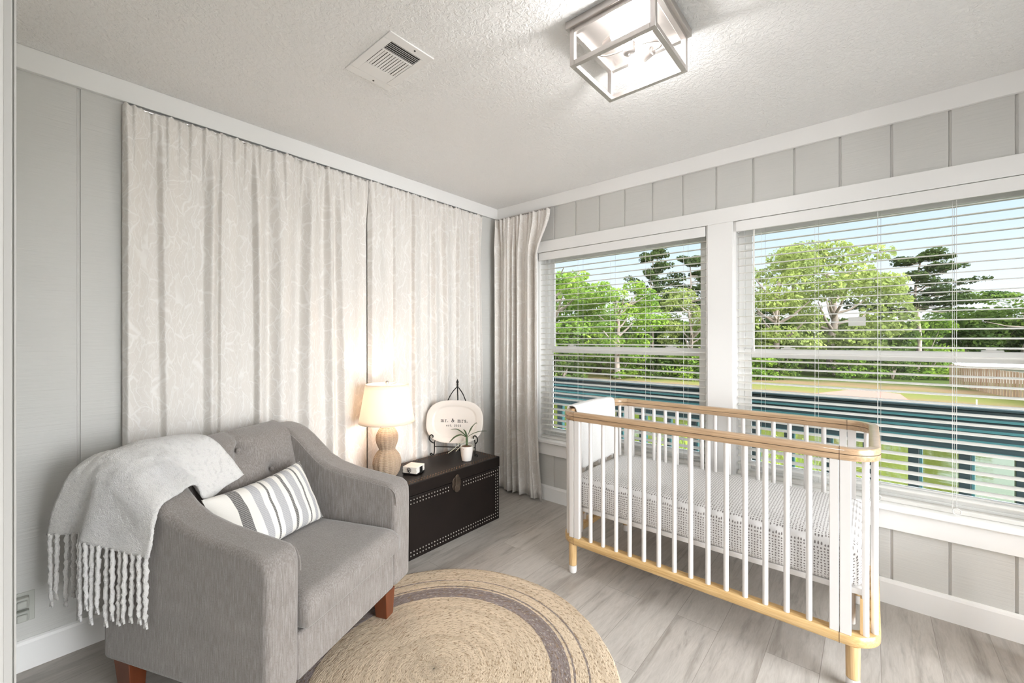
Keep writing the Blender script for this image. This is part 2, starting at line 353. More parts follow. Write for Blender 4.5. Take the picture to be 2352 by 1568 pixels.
gd = sempty('added_patio_door', 'added glass patio door on the unseen side wall, letting in daylight', 'door')  # door added out of view so daylight reaches the room from the side
mb = MB().box(X1 + .02, X1 + .12, GY0, GY0 + .05, 0, GZ).box(X1 + .02, X1 + .12, GY1 - .05, GY1, 0, GZ).box(X1 + .02, X1 + .12, GY0 + .05, GY1 - .05, GZ - .05, GZ).box(X1 + .02, X1 + .12, GY0 + .05, GY1 - .05, 0, .03).box(X1 + .05, X1 + .10, (GY0 + GY1) / 2 - .04, (GY0 + GY1) / 2 + .04, .03, GZ - .05)
mb.obj('added_door_frame', 'white_vinyl', gd, bevel=.003, seg=1)
for ya, yb in ((GY0 + .05, (GY0 + GY1) / 2 - .04), ((GY0 + GY1) / 2 + .04, GY1 - .05)): MB().box(X1 + .073, X1 + .077, ya, yb, .03, GZ - .05).obj('glass_pane', 'glass', gd)
DX0, DX1 = 1.83, 3.1
mb = MB().box(XW - .14, DX0 - .02, YS - .12, YS, 0, H).box(DX1 + .02, X1, YS - .12, YS, 0, H).box(DX0 - .02, DX1 + .02, YS - .12, YS, 2.12, H)
struct(mb.obj('wall_back', 'wall'))
mb = MB().box(.9, 1.02, -5.2, YS - .12, 0, H).box(.9, X1 + .14, -5.32, -5.2, 0, H)
struct(mb.obj('wall_hallway', 'trim'))
struct(MB().box(XW - .14, X1 + .14, -5.32, .14, -.12, 0).obj('floor', 'floor'), 'grey oak plank floor', 'floor')
struct(MB().box(XW - .14, X1 + .14, -5.32, .14, H, H + .14).obj('ceiling', 'ceiling'), 'white textured ceiling', 'ceiling')
# crown and base boards
def strip(mb, x0, x1, y0, y1, z0, z1): mb.box(x0, x1, y0, y1, z0, z1)
struct(MB().box(XW, XW + .02, YS, 0, 2.346, H).obj('trim_1', 'trim', bevel=.002, seg=1), 'flat white crown board over the curtains', 'crown trim')
struct(MB().box(XW + .02, X1, -.02, 0, 2.346, H).obj('trim_2', 'trim', bevel=.002, seg=1), 'flat white crown board over the windows', 'crown trim')
bp = [(0, 0), (.015, 0), (.015, .102), (.011, .112), (.005, .118), (0, .118)]
mb = MB(); mb.prism([(XW + a, z) for a, z in bp], YS, 0, 'y'); struct(mb.obj('baseboard_left', 'trim'), 'white baseboard behind the armchair', 'baseboard')
mb = MB(); mb.prism([(-a, z) for a, z in bp], XW + .015, X1, 'x'); struct(mb.obj('baseboard_right', 'trim'), 'white baseboard under the windows', 'baseboard')
# window casing: head, mullion, sides, stool, apron
mb = MB().box(.34, 3.30, -.018, 0, 1.995, 2.084).box(WIN[0][1] + .012, WIN[1][0] - .012, -.017, 0, WZ0, 1.995).box(.36, .438, -.016, 0, WZ0, 1.995).box(WIN[1][1] + .012, 3.28, -.017, 0, WZ0, 1.995)
struct(mb.obj('trim_3', 'trim', bevel=.002, seg=1), 'flat white casing around both windows', 'window casing')
mb = MB().box(.34, 3.30, -.040, .072, .462, .490); struct(mb.obj('trim_4', 'trim', bevel=.006), 'white window stool ledge', 'window sill')
mb = MB().box(.36, 3.28, -.016, 0, .366, .462); struct(mb.obj('trim_5', 'trim', bevel=.002, seg=1), 'white apron board under the window sill', 'window apron')
# doorway casing seen at the left edge of the photo
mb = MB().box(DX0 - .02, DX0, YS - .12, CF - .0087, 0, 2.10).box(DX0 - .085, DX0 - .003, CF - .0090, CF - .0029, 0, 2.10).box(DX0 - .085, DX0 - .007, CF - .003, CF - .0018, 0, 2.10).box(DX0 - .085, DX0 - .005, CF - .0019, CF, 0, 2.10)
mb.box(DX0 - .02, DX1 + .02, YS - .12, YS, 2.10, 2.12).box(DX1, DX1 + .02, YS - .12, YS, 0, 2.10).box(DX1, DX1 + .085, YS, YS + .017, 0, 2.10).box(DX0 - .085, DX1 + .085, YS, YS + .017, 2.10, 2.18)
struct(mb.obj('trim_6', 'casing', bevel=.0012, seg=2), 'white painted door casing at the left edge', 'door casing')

# ------------------------------------------------------------------ windows and blinds
def window(k, x0, x1, label):
    w = sempty('window_%d' % k, label, 'window'); ya, yb = .078, .138; z0, z1 = .490, WZ1; fw = .03
    mb = MB().box(x0, x0 + fw, ya, yb, z0, z1).box(x1 - fw, x1, ya, yb, z0, z1).box(x0 + fw, x1 - fw, ya, yb, z1 - fw, z1).box(x0 + fw, x1 - fw, ya, yb, z0, z0 + .028)
    mb.obj('window_frame', 'white_vinyl', w, bevel=.003, seg=2)
    a, b = x0 + fw, x1 - fw; zm = 1.208
    def sash(name, y0, y1, zl, zh, bot, top):
        s = .036; mb = MB().box(a, a + s, y0, y1, zl, zh).box(b - s, b, y0, y1, zl, zh).box(a + s, b - s, y0, y1, zl, zl + bot).box(a + s, b - s, y0, y1, zh - top, zh)
        o = mb.obj(name, 'white_vinyl', w, bevel=.003, seg=2)
        MB().box(a + s, b - s, (y0 + y1) / 2 - .002, (y0 + y1) / 2 + .002, zl + bot, zh - top).obj('glass_pane', 'glass', o); return o
    sash('upper_sash', .110, .134, zm - .02, z1 - fw, .04, .032); lo = sash('lower_sash', .083, .107, z0 + .028, zm + .028, .045, .052)
    for fx in (.18, .82):
        x = a + (b - a) * fx; mb = MB().box(x - .035, x + .035, .085, .105, zm + .028, zm + .036).box(x - .02, x + .012, .088, .103, zm + .036, zm + .046)
        mb.obj('sash_lock', 'white_vinyl', w, bevel=.003, seg=2)
    mb = MB().box(x0 - .012, x0, .0005, .138, .490, z1).box(x1, x1 + .012, .0005, .138, .490, z1).box(x0 - .012, x1 + .012, .0005, .138, z1, z1 + .004); mb.obj('window_jamb', 'trim', w)
    return w
window(1, *WIN[0], 'narrower-looking double-hung window nearest the room corner'); w2 = window(2, *WIN[1], 'wide double-hung window at the right of the photo')
mb = MB().box(2.425, 2.497, .1195, .1205, 1.365, 1.412); mb.obj('pane_patch', 'white_vinyl', w2)  # small pale rectangle on the upper pane

def blind(x0, x1, label, cords, wand, pulls):
    t = thing('window_blind', label, 'blind', (0, 0, 0)); x0 += .006; x1 -= .006
    MB().box(x0 - .003, x1 + .003, -.016, -.006, 1.930, 1.992).box(x0 - .003, x0 + .004, -.006, .05, 1.935, 1.992).box(x1 - .004, x1 + .003, -.006, .05, 1.935, 1.992).obj('valance', 'trim', t, bevel=.003, seg=2)
    MB().box(x0 + .004, x1 - .004, .006, .058, 1.945, 1.985).obj('headrail', 'slat', t, bevel=.002, seg=1)
    mb = MB(); z = 1.905; n = 0; th = R(5)
    while z > .535:
        p = []
        for k in range(5):
            u = -1 + k * .5; y = .0325 + u * .025 * math.cos(th); zz = z + u * .025 * math.sin(th) + .0022 * (1 - u * u); p.append((y, zz))
        mb.prism([(y, q + .0028) for y, q in p] + [(y, q) for y, q in reversed(p)], x0 + .002, x1 - .002, 'x'); z -= .0435; n += 1
    mb.obj('slats', 'slat', t)
    MB().box(x0 + .002, x1 - .002, .008, .057, .4925, .512).obj('bottom_rail', 'slat', t, bevel=.004, seg=2)
    for c in cords:
        mb = MB()
        for dx, y in ((-.006, .0055), (.006, .0595)): mb.tube([(c + dx, y, .512), (c + dx, y, 1.945)], .0009, 5)
        mb.obj('ladder_cord', 'cord', t)
    if wand: MB().tube([(wand, -.004, 1.93), (wand, -.008, 1.915), (wand, -.008, 1.255)], .0042, 8).lathe([(.0055, 0), (.006, .03), (.004, .035)], 8, (wand, -.008, 1.225)).obj('tilt_wand', 'slat', t, smooth=40)
    for px in pulls:
        mb = MB().tube([(px, -.008, 1.93), (px, -.010, .54)], .0010, 5)
        mb.tube([(px + .014 * math.cos(a), -.018 , .512 + .014 * math.sin(a)) for a in [2 * PI * k / 14 for k in range(14)]], .0022, 6, closed=True); mb.tube([(px, -.010, .54), (px, -.018, .527)], .0012, 5)
        mb.obj('pull_cord', 'cord', t)
    return t
blind(*WIN[0], 'white slatted blind, open, on the window nearest the room corner', [.56, .817, 1.087, 1.351, 1.603], None, [])
blind(*WIN[1], 'white slatted blind with tilt wand on the wide right-hand window', [2.041, 2.294, 2.55, 2.809, 3.07], 2.0, [2.543, 2.815])

# ------------------------------------------------------------------ curtains
def curtain(name, label, a0, a1, zt, zb, place, seed, nfold, amp, skew=None, edge_in=0.0):
    """place(a, off, z) -> world point; a runs along the wall, off is the distance from the fold plane"""
    r = random.Random(seed); NA = 420; NZ = 46
    def knots(n, irr):
        w = [r.uniform(1 - irr, 1 + irr) * (1.65 if q_ % 2 else .35) for q_ in range(n)]; s = sum(w); x = 0; out = [0]
        for q in w: x += q / s; out.append(x)
        return out
    kb = knots(nfold * 2, .82); vb = [(.5 if i % 2 else -.5) * r.uniform(.35, 1.25) for i in range(len(kb))]
    kt = knots(nfold * 5, .5); vt = [(.5 if i % 2 else -.5) * r.uniform(.4, 1.2) for i in range(len(kt))]
    def ev(k, v, x):
        import bisect
        i = min(max(bisect.bisect_right(k, x) - 1, 0), len(k) - 2); t = (x - k[i]) / (k[i + 1] - k[i]); t = t * t * (3 - 2 * t) if True else t
        return v[i] * (1 - t) + v[i + 1] * t
    P = []; UV = []
    ph = r.uniform(0, 9)
    for iz in range(NZ + 1):
        fz = (iz / NZ) ** 1.35; z = zt + (zb - zt) * fz; row = []
        g = max(0, 1 - (zt - z) / .30); g = g * g * (3 - 2 * g)
        for ia in range(NA + 1):
            x = ia / NA; xx = min(1, max(0, x + (.010 * math.sin(3.1 * fz + x * 11 + ph) * fz + .020 * math.sin(x * 17 + ph) * (1 - fz) ** 2.2) * min(1, 8 * x, 8 * (1 - x))))
            o = amp * (ev(kb, vb, xx) * (1 - .75 * g) + .42 * ev(kt, vt, x) * (.25 + .75 * g) * (1 if g > 0 else 0))
            o += amp * .10 * math.sin(x * 57 + 2.2 * fz + ph)
            zz = z + (.004 * math.sin(x * nfold * 31 + ph) * (1 if iz == 0 else 0)); a = a0 + (a1 - a0) * x
            row.append(place(a, o, zz, x, fz)); UV.append((x * abs(a1 - a0) * 1.5 + seed * 3.3, z))
        P.append(row)
    mb = MB().grid(P); mb.uv = UV; o = mb.obj(name, 'curtain', smooth=180)
    s = o.modifiers.new('cloth', 'SOLIDIFY'); s.thickness = .0016; s.offset = 0
    return tag(o, label, 'curtain', 'vine pattern curtains')
CX = XW + .040
def pl(a, o, z, x, f): return (CX + o * (1 - .15 * f) , a, z)
curtain('curtain', 'ivory vine-pattern curtain behind the armchair, the left panel on the long wall', -2.475, -1.288, 2.326, .02, pl, 3, 9, .056)
def pl2(a, o, z, x, f):
    a2 = a + .045 * f * (x ** 2)
    return (CX + o * (.92 - .25 * f), a2, z)
curtain('curtain', 'ivory vine-pattern curtain behind the lamp and black trunk', -1.285, -.222, 2.330, .02, pl2, 8, 9, .050)
def pr(a, o, z, x, f):
    # gathered beside the window: the right edge swings in below the casing and flares again at the hem
    zz = 2.30 - (2.30 - z); w = 1.0
    if z < 2.30:
        k = min(1, (2.30 - z) / .36); k = k * k * (3 - 2 * k); w = 1 - .19 * k * (.15 + .85 * x ** 1.6)
        if z < .95: q = (.95 - z) / .93; w += .10 * q * q
    return (.050 + (a - .050) * w, -.085 + o, z)
curtain('curtain', 'ivory vine-pattern curtain in the corner beside the windows', .050, .605, 2.316, .02, pr, 12, 5, .072)
def track(name, label, pts, clips):
    t = thing(name, label, 'curtain rod', (0, 0, 0)); MB().tube(pts, .006, 8).obj('rod', 'nickel', t, smooth=40)
    for c in clips: MB().box(c[0] - .008, c[0] + .008, c[1] - .008, c[1] + .008, c[2], c[2] + .045).obj('rod_bracket', 'nickel', t, bevel=.002, seg=1)
track('curtain_rod', 'thin metal curtain rod under the crown above the long wall of curtains', [(XW + .010, -2.47, 2.334), (XW + .010, -.22, 2.336)], [(XW + .010, y, 2.300) for y in (-2.1, -1.55, -1.0, -.5)])
track('curtain_rod', 'short thin metal curtain rod in the corner beside the windows', [(.055, -.055, 2.330), (.60, -.055, 2.330)], [(.2, -.03, 2.300), (.5, -.03, 2.300)])

# ------------------------------------------------------------------ armchair (local x = depth forward, local y = width)
S = .987; CA = R(22.9)
t = thing('armchair', 'grey chenille armchair with sloping arms on dark red-brown legs', 'armchair', (.380, -2.577, 0), CA); chair = t
Z0 = .130
prof = [(.0, Z0), (.772, Z0), (.775, .53), (.773, .566), (.762, .592), (.738, .608), (.69, .615), (.59, .628), (.49, .641), (.39, .664), (.32, .695), (.255, .745), (.20, .790), (.15, .822), (.10, .840), (.05, .848), (.0, .846)]
for y0, nm in ((0, 'near'), (.705, 'far')):
    mb = MB(); mb.prism(prof, y0, y0 + .130, 'y'); o = mb.obj('arm', 'chair', t, bevel=.022, seg=4)
    yy = y0 + (.122 if y0 == 0 else .008)
    mb = MB(); mb.tube([(d, yy + (.0062 if y0 == 0 else -.0062), z - .016) for d, z in [p for p in cr([(a, 0, b) for a, b in prof[2:]], 3)] and [(p.x, p.z) for p in cr([(a, 0, b) for a, b in prof[2:]], 3)]], .0022, 6); mb.obj('piping', 'chair', o, smooth=60)
MB().box(.02, .765, .130, .705, Z0, .292).obj('seat_base', 'chair', t, bevel=.012, seg=3)
# seat cushion
def cushion(name, x0, x1, y0, y1, z0, z1, crown, parent, rad=.05):
    nx, ny = 30, 26; top = []; 
    def rr(u, n=6): return (1 - abs(2 * u - 1) ** n)
    P = []
    for i in range(nx + 1):
        u = i / nx; row = []
        for j in range(ny + 1):
            v = j / ny; k = (rr(u, 16) * rr(v, 14)); row.append((x0 + (x1 - x0) * u, y0 + (y1 - y0) * v, z1 - rad * (1 - k ** .42) + crown * math.sin(PI * u) * math.sin(PI * v)))
        P.append(row)
    Q = [[(x + (.012 if i == nx else 0) * 0, y, z0 + rad * .6 * (1 - (rr(i / nx, 16) * rr(j / ny, 14)) ** .42)) for j, (x, y, z) in enumerate(row)] for i, row in enumerate(P)]
    mb = MB().grid(P).grid(Q); N = (nx + 1) * (ny + 1); W = ny + 1
    for i in range(nx): mb.f += [(i * W, (i + 1) * W, N + (i + 1) * W, N + i * W), (i * W + ny, (i + 1) * W + ny, N + (i + 1) * W + ny, N + i * W + ny)]; mb.mi += [0, 0]
    for j in range(ny): mb.f += [(j, j + 1, N + j + 1, N + j), (nx * W + j, nx * W + j + 1, N + nx * W + j + 1, N + nx * W + j)]; mb.mi += [0, 0]
    return mb.obj(name, 'chair', parent, smooth=70)
cushion('seat_cushion', .17, .800, .132, .703, .292, .422, .012, t, .045)
# back with tufts
mb = MB(); nu, nv = 44, 40; F = []; btn = [(.415, .790), (.415 - .16, .790), (.415 + .15, .790), (.335, .665), (.495, .665), (.60, .665)]
btn = [(.428, .792), (.275, .668), (.580, .668)]
for i in range(nv + 1):
    v = i / nv; row = []
    for j in range(nu + 1):
        u = j / nu; y = .131 + .573 * u; z = .40 + (.872 - .40) * v; d = .255 - .115 * v
        d += .022 * math.sin(PI * u) ** .5 * (1 - .4 * v)
        for by, bz in btn:
            q = ((y - by) ** 2 + (z - bz) ** 2); d -= .042 * math.exp(-q / (2 * .030 ** 2))
        # vertical pull line above the top button
        if z > .792: d -= .016 * math.exp(-((y - .428) / .010) ** 2) * min(1, (z - .78) / .03)
        for (y1, z1, y2, z2) in ((.428, .792, .580, .668), (.428, .792, .275, .668)):
            tt = max(0, min(1, ((y - y1) * (y2 - y1) + (z - z1) * (z2 - z1)) / ((y2 - y1) ** 2 + (z2 - z1) ** 2))); q = (y - y1 - tt * (y2 - y1)) ** 2 + (z - z1 - tt * (z2 - z1)) ** 2
            d -= .009 * math.exp(-q / (2 * .010 ** 2))
        e = max(0, (v - .86) / .14); d -= .055 * e * e; z -= .010 * e * e * e; row.append((d, y, z))
    F.append(row)
ed = F[-1]
for k in range(1, 7):
    a = k / 6 * PI / 2; F.append([(d - .055 * math.sin(a) , y, z + .012 * math.sin(a * 2) ) for d, y, z in ed])
F.append([(.012, y, .845) for d, y, z in ed]); F.append([(.005, y, Z0 + .01) for d, y, z in ed])
mb.grid(F); W = nu + 1; n = len(F)
mb.f += [tuple(i * W for i in range(n)), tuple(i * W + nu for i in range(n - 1, -1, -1)), tuple(list(range(W)) + list(range((n - 1) * W + nu, (n - 1) * W - 1, -1)))]; mb.mi += [0, 0, 0]
bk = mb.obj('backrest', 'chair', t, smooth=60)
for by, bz in btn:
    v = (bz - .40) / .472; u = (by - .131) / .573; d = .255 - .115 * v + .022 * math.sin(PI * u) ** .5 * (1 - .4 * v) - .036
    mb = MB(); mb.lathe([(.001, .007), (.006, .006), (.010, .002), (.011, -.003)], 12); mb.v = [(d + z, by + y, bz + x) for x, y, z in mb.v]; mb.obj('tuft_button', 'chair', bk, smooth=80)
def leg(x0, x1, y0, y1, zb, tx, ty):
    mb = MB().add([(x0 + tx, y0 + ty, zb), (x1 - .004, y0 + ty, zb), (x1 - .004, y1 - ty, zb), (x0 + tx, y1 - ty, zb), (x0, y0, Z0 + .004), (x1, y0, Z0 + .004), (x1, y1, Z0 + .004), (x0, y1, Z0 + .004)],
                  [(0, 3, 2, 1), (4, 5, 6, 7), (0, 1, 5, 4), (1, 2, 6, 5), (2, 3, 7, 6), (3, 0, 4, 7)]); mb.obj('leg', 'cherry', t, bevel=.002, seg=2)
leg(.045, .125, .010, .075, 0, .012, .010); leg(.045, .125, .765, .825, 0, .012, .008); leg(.690, .765, .010, .075, .0135, .014, .010); leg(.690, .765, .640, .712, .0135, .014, .010)

def chair_pt(w, d, z):
    """width, depth, height on the chair -> world"""
    return Vector((.380 - w * math.sin(CA) + d * math.cos(CA), -2.577 + w * math.cos(CA) + d * math.sin(CA), z))

# ------------------------------------------------------------------ lumbar pillow
L_, Hh, Th = .495, .295, .115
mb = MB(); NU, NV = 56, 34; front = []; back = []; UVf = []
def sgnp(x, p): return math.copysign(abs(x) ** p, x)
for i in range(NV + 1):
    v = -1 + 2 * i / NV; rf = []; rb = []
    for j in range(NU + 1):
        u = -1 + 2 * j / NU
        k = max(0, (1 - abs(u) ** 3.2)) * max(0, (1 - abs(v) ** 2.6)); h = Th / 2 * k ** .5
        px = u * L_ / 2 * (1 - .050 * (1 - abs(v) ** 2)* abs(u) ** 3 * 1.1); pz = v * Hh / 2 * (1 - .10 * (1 - abs(u) ** 2) * abs(v) ** 3)
        wr = .0045 * noise.noise(Vector((u * 3.2, v * 2.6, 1.7))) + .003 * math.sin(u * 9 + v * 3) * k
        if u < -.75: wr += .004 * math.sin(v * 15) * (abs(u) - .75) * 4
        rf.append((px, -h - wr * (k > .02), pz)); rb.append((px, h, pz))
    front.append(rf); back.append(rb)
mb.grid(front).grid(back); mb.uv = [((x / L_) + .5, (z / Hh) * .5 + .5) for x, y, z in mb.v]
pil = mb.obj('lumbar_pillow', 'pillow', smooth=180); tag(pil, 'white lumbar pillow with charcoal and grey stripes on the armchair seat', 'pillow')
e1 = Vector((-math.sin(CA), math.cos(CA), 0)); e2 = Vector((math.cos(CA), math.sin(CA), 0)); tilt = R(27)
up = (Vector((0, 0, 1)) * math.cos(tilt) - e2 * math.sin(tilt)).normalized(); ax = (e1 + up * .025 - e2*.02).normalized(); ny = -(ax.cross(up)).normalized(); ny = up.cross(ax).normalized(); up = ax.cross(ny)
ctr = chair_pt(.404, .345, .560)
pil.matrix_world = Matrix(((ax.x, ny.x, up.x, ctr.x), (ax.y, ny.y, up.y, ctr.y), (ax.z, ny.z, up.z, ctr.z), (0, 0, 0, 1)))

# ------------------------------------------------------------------ throw blanket over the near arm and back corner (w, d, z)
rows = [
 [(.262, .000, .868), (.275, .055, .888), (.305, .140, .868), (.350, .180, .785), (.392, .206, .700)],
 [(.200, -.010, .870), (.205, .045, .893), (.222, .128, .868), (.252, .186, .775), (.290, .214, .675)],
 [(.140, -.018, .872), (.142, .040, .893), (.150, .124, .862), (.165, .195, .775), (.190, .258, .668)],
 [(.100, -.020, .880), (.108, .040, .896), (.112, .118, .870), (.115, .190, .826), (.126, .288, .752)],
 [(.060, -.025, .872), (.065, .040, .878), (.068, .115, .858), (.066, .190, .812), (.068, .290, .738)],
 [(.000, -.055, .855), (.003, .025, .868), (.004, .105, .850), (.002, .190, .802), (.004, .302, .722)],
 [(-.030, -.110, .800), (-.026, .000, .812), (-.032, .070, .796), (-.026, .180, .748), (-.022, .312, .668)],
 [(-.036, -.170, .710), (-.018, -.030, .720), (-.044, .040, .712), (-.030, .160, .676), (-.022, .300, .612)],
 [(-.036, -.232, .570), (-.006, -.075, .580), (-.052, .000, .582), (-.034, .140, .566), (-.022, .286, .555)],
]
G = [cr([Vector(p) for p in r_], 14) for r_ in rows]; nU = len(G[0]); cols = [cr([G[i][j] for i in range(len(G))], 10) for j in range(nU)]
P = []
for i in range(len(cols[0])):
    row = []
    for j in range(nU):
        p = cols[j][i]; q = .005 * noise.noise(Vector((j * .16, i * .14, 3.1))) + .0022 * noise.noise(Vector((j * .9, i * .9, .3)))
        w = chair_pt(p.x - (q if p.x < .02 else 0), p.y + (q if p.x > .1 else 0), p.z + (q if .0 < p.x < .2 else 0)); row.append(w)
    P.append(row)
thr = thing('throw_blanket', 'fringed cream boucle throw draped over the armchair arm and back', 'blanket', tuple(chair_pt(.05, .1, .86)))
o = MB().grid(P).obj('blanket_cloth', 'throw', smooth=180); o.parent = thr; o.matrix_parent_inverse = Matrix.Translation(-thr.location)
s = o.modifiers.new('thickness', 'SOLIDIFY'); s.thickness = .009; s.offset = 1
hem = P[-1]; rt_ = random.Random(5); nT = 21
for k in range(nT):
    f = .02 + .96 * k / (nT - 1); idx = f * (nU - 1); a = hem[int(idx)].lerp(hem[min(nU - 1, int(idx) + 1)], idx % 1)
    Ln = rt_.uniform(.215, .275); sway = rt_.uniform(-.012, .012); pts = []; rs = []
    for q in range(26):
        s_ = q / 25; pts.append(a - e1 * (.004 + .003 * (k % 2)) + e2 * (sway * s_ + .0025 * math.sin(s_ * 26 + k)) + Vector((0, 0, .006 - Ln * s_))); rs.append((.0068 + .0016 * math.sin(s_ * 55 + k) + rt_.uniform(-.0008, .0012)) * (1 if s_ < .93 else .75))
    mb = MB().tube(pts, rs, 7)
    tip = pts[-1]
    mb.tube([tip, tip + e2 * .008 - Vector((0, 0, .022))], [.005, .003], 6).tube([tip, tip - e2 * .007 - Vector((0, 0, .020))], [.005, .003], 6)
    o = mb.obj('tassel', 'throw', smooth=180); o.parent = thr; o.matrix_parent_inverse = Matrix.Translation(-thr.location)

# ------------------------------------------------------------------ rug
RC = (1.214, -1.724); mb = MB(); NR = 88; NS = 160; P = []
for i in range(NR + 1):
    r_ = max(.002, .718 * i / NR); row = []
    for k in range(NS):
        a = 2 * PI * k / NS; rr = r_ * (1 + (.010 * noise.noise(Vector((math.cos(a) * 1.6, math.sin(a) * 1.6, 2))) + .004 * noise.noise(Vector((math.cos(a) * 12, math.sin(a) * 12, 2)))) * (r_ / .72)); h = .0095 + .0022 * (i % 2) + .0006 * noise.noise(Vector((i * .9, k * .7, 0)))
        if i == NR: h = .001
        row.append((rr * math.cos(a), rr * math.sin(a), h))
    P.append(row)
mb.grid(P, closed_u=True); rug = mb.obj('round_rug', 'jute', smooth=180, loc=(RC[0], RC[1], 0)); tag(rug, 'round braided jute rug with a grey ring under the armchair front', 'rug')

# ------------------------------------------------------------------ trunk
TX0, TX1, TY0, TY1, TZ = .072, .470, -1.392, -.510, .447
t = thing('storage_trunk', 'black leather storage trunk with nailhead borders beside the armchair', 'trunk', ((TX0 + TX1) / 2, (TY0 + TY1) / 2, 0)); ox, oy = t.location.x, t.location.y
def tb(x0, x1, y0, y1, z0, z1): return MB().box(x0 - ox, x1 - ox, y0 - oy, y1 - oy, z0, z1)
body = tb(TX0 + .003, TX1 - .003, TY0 + .003, TY1 - .003, 0, .372).obj('body', 'leather', t, bevel=.003, seg=2)
lid = tb(TX0, TX1, TY0, TY1, .375, TZ).obj('lid', 'leather', t, bevel=.004, seg=2)
def stud(mb, p, n, r=.0046):
    n = Vector(n); a = n.orthogonal().normalized(); b = n.cross(a); p = Vector(p) - Vector((ox, oy, 0)); vs = []
    for rad, h in ((1, 0), (.72, .62)):
        for k in range(6): an = PI * k / 3; vs.append(p + (a * math.cos(an) + b * math.sin(an)) * r * rad + n * r * h * .8)
    vs.append(p + n * r * .8); mb.add(vs, [(k, (k + 1) % 6, 6 + (k + 1) % 6, 6 + k) for k in range(6)] + [(6 + k, 6 + (k + 1) % 6, 12) for k in range(6)])
mb = MB(); xf = TX1 - .003; n = 38
for k in range(n + 1):
    y = TY0 + .02 + (TY1 - TY0 - .04) * k / n
    for z in (.352, .330, .047, .025):
        if z > .3 and abs(y + .930) < .055: continue
        stud(mb, (xf, y, z), (1, 0, 0))
for k in range(13):
    z = .068 + .245 * k / 12
    for y in (TY1 - .020, TY1 - .040, TY0 + .020, TY0 + .040): stud(mb, (xf, y, z), (1, 0, 0))
for k in range(17):
    x = TX0 + .02 + (TX1 - TX0 - .04) * k / 16
    for z in (.352, .330, .047, .025): stud(mb, (x, TY1 - .003, z), (0, 1, 0))
mb.obj('nailhead_trim', 'stud', body, smooth=60)
mb = MB()
for k in range(n + 1):
    y = TY0 + .022 + (TY1 - TY0 - .044) * k / n
    for x in (TX1 - .022, TX1 - .044, TX0 + .022, TX0 + .044): stud(mb, (x, y, TZ), (0, 0, 1))
for k in range(12):
    x = TX0 + .07 + (TX1 - TX0 - .14) * k / 11
    for y in (TY1 - .022, TY1 - .044, TY0 + .022, TY0 + .044): stud(mb, (x, y, TZ), (0, 0, 1))
mb.obj('nailhead_trim', 'studb', lid, smooth=60)
# clasp: round plate, hasp and lock
def disc(mb, y, z, r, x0, x1, n=20, sq=1): mb.prism([(y - oy + r * math.cos(2 * PI * k / n), z + r * sq * math.sin(2 * PI * k / n)) for k in range(n)], x0 - ox, x1 - ox, 'x')
mb = MB(); disc(mb, -.930, .372, .036, TX1 + .0005, TX1 + .003); disc(mb, -.930, .350, .036, TX1 - .002, TX1 + .0025); mb.box(TX1 + .004 - ox, TX1 + .010 - ox, -.944 - oy, -.916 - oy, .325, .400); disc(mb, -.930, .330, .024, TX1 + .004, TX1 + .011, 14); disc(mb, -.930, .405, .016, TX1 + .004, TX1 + .009, 12)
for a in range(7): stud(mb, (TX1 + .011, -.930 + .015 * math.cos(a * .9), .330 + .015 * math.sin(a * .9)), (1, 0, 0), .003)
mb.obj('clasp', 'bronze', t, bevel=.001, seg=2)

# ------------------------------------------------------------------ table lamp
LP = (.222, -1.282, TZ)
t = thing('table_lamp', 'woven rattan gourd table lamp with a lit white shade', 'lamp', LP)
pr_ = [(.054, 0), (.062, .008), (.076, .035), (.083, .068), (.083, .094), (.074, .126), (.055, .154), (.047, .166), (.053, .182), (.062, .206), (.066, .232), (.063, .258), (.052, .284), (.038, .302), (.028, .312)]
prs = [(p.x, p.z) for p in cr([(a, 0, b) for a, b in pr_], 5)]
MB().lathe(prs, 96, mod=lambda a, z: 1 + .085 * abs(math.sin(a * 7)) ** .8 - .05).obj('lamp_base', 'rattan', t, smooth=70)
MB().lathe([(.016, .310), (.018, .322), (.009, .327), (.007, .345), (.017, .350), (.017, .392), (.010, .396)], 20).obj('socket', 'nickel', t, smooth=40)
mb = MB(); zb, zt_, rb, rt2 = .334, .568, .168, .129; P = [[((rb + (rt2 - rb) * f) * math.cos(a), (rb + (rt2 - rb) * f) * math.sin(a), zb + (zt_ - zb) * f) for a in [2 * PI * k / 72 for k in range(72)]] for f in [i / 10 for i in range(11)]]
mb.grid(P, closed_u=True); sh = mb.obj('lamp_shade', 'shade', t, smooth=180); s = sh.modifiers.new('cloth', 'SOLIDIFY'); s.thickness = .0015
for z, rr in ((zb, rb), (zt_, rt2)): MB().tube([(rr * math.cos(a), rr * math.sin(a), z) for a in [2 * PI * k / 60 for k in range(60)]], .0022, 6, closed=True).obj('shade_trim', 'shade', sh, smooth=180)
mb = MB()
for a in (0, 2.094, 4.189): mb.tube([(0, 0, zt_ - .012), (rt2 * math.cos(a), rt2 * math.sin(a), zt_ - .004)], .0016, 6)
mb.tube([(.0, .012, .392), (0, .055, .44), (0, .050, .49), (0, 0, zt_ - .012)], .0018, 6).tube([(.0, -.012, .392), (0, -.055, .44), (0, -.050, .49), (0, 0, zt_ - .012)], .0018, 6)
mb.obj('harp', 'nickel', t, smooth=60)
MB().lathe([(.004, zt_ - .014), (.006, zt_ - .006), (.0105, zt_ + .004), (.011, zt_ + .012), (.007, zt_ + .019), (.002, zt_ + .021)], 14).obj('finial', 'nickel', t, smooth=60)
MB().lathe([(.009, .394), (.014, .405), (.026, .430), (.030, .452), (.026, .472), (.014, .486), (.003, .490)], 18).obj('bulb', 'warmbulb', t, smooth=90)

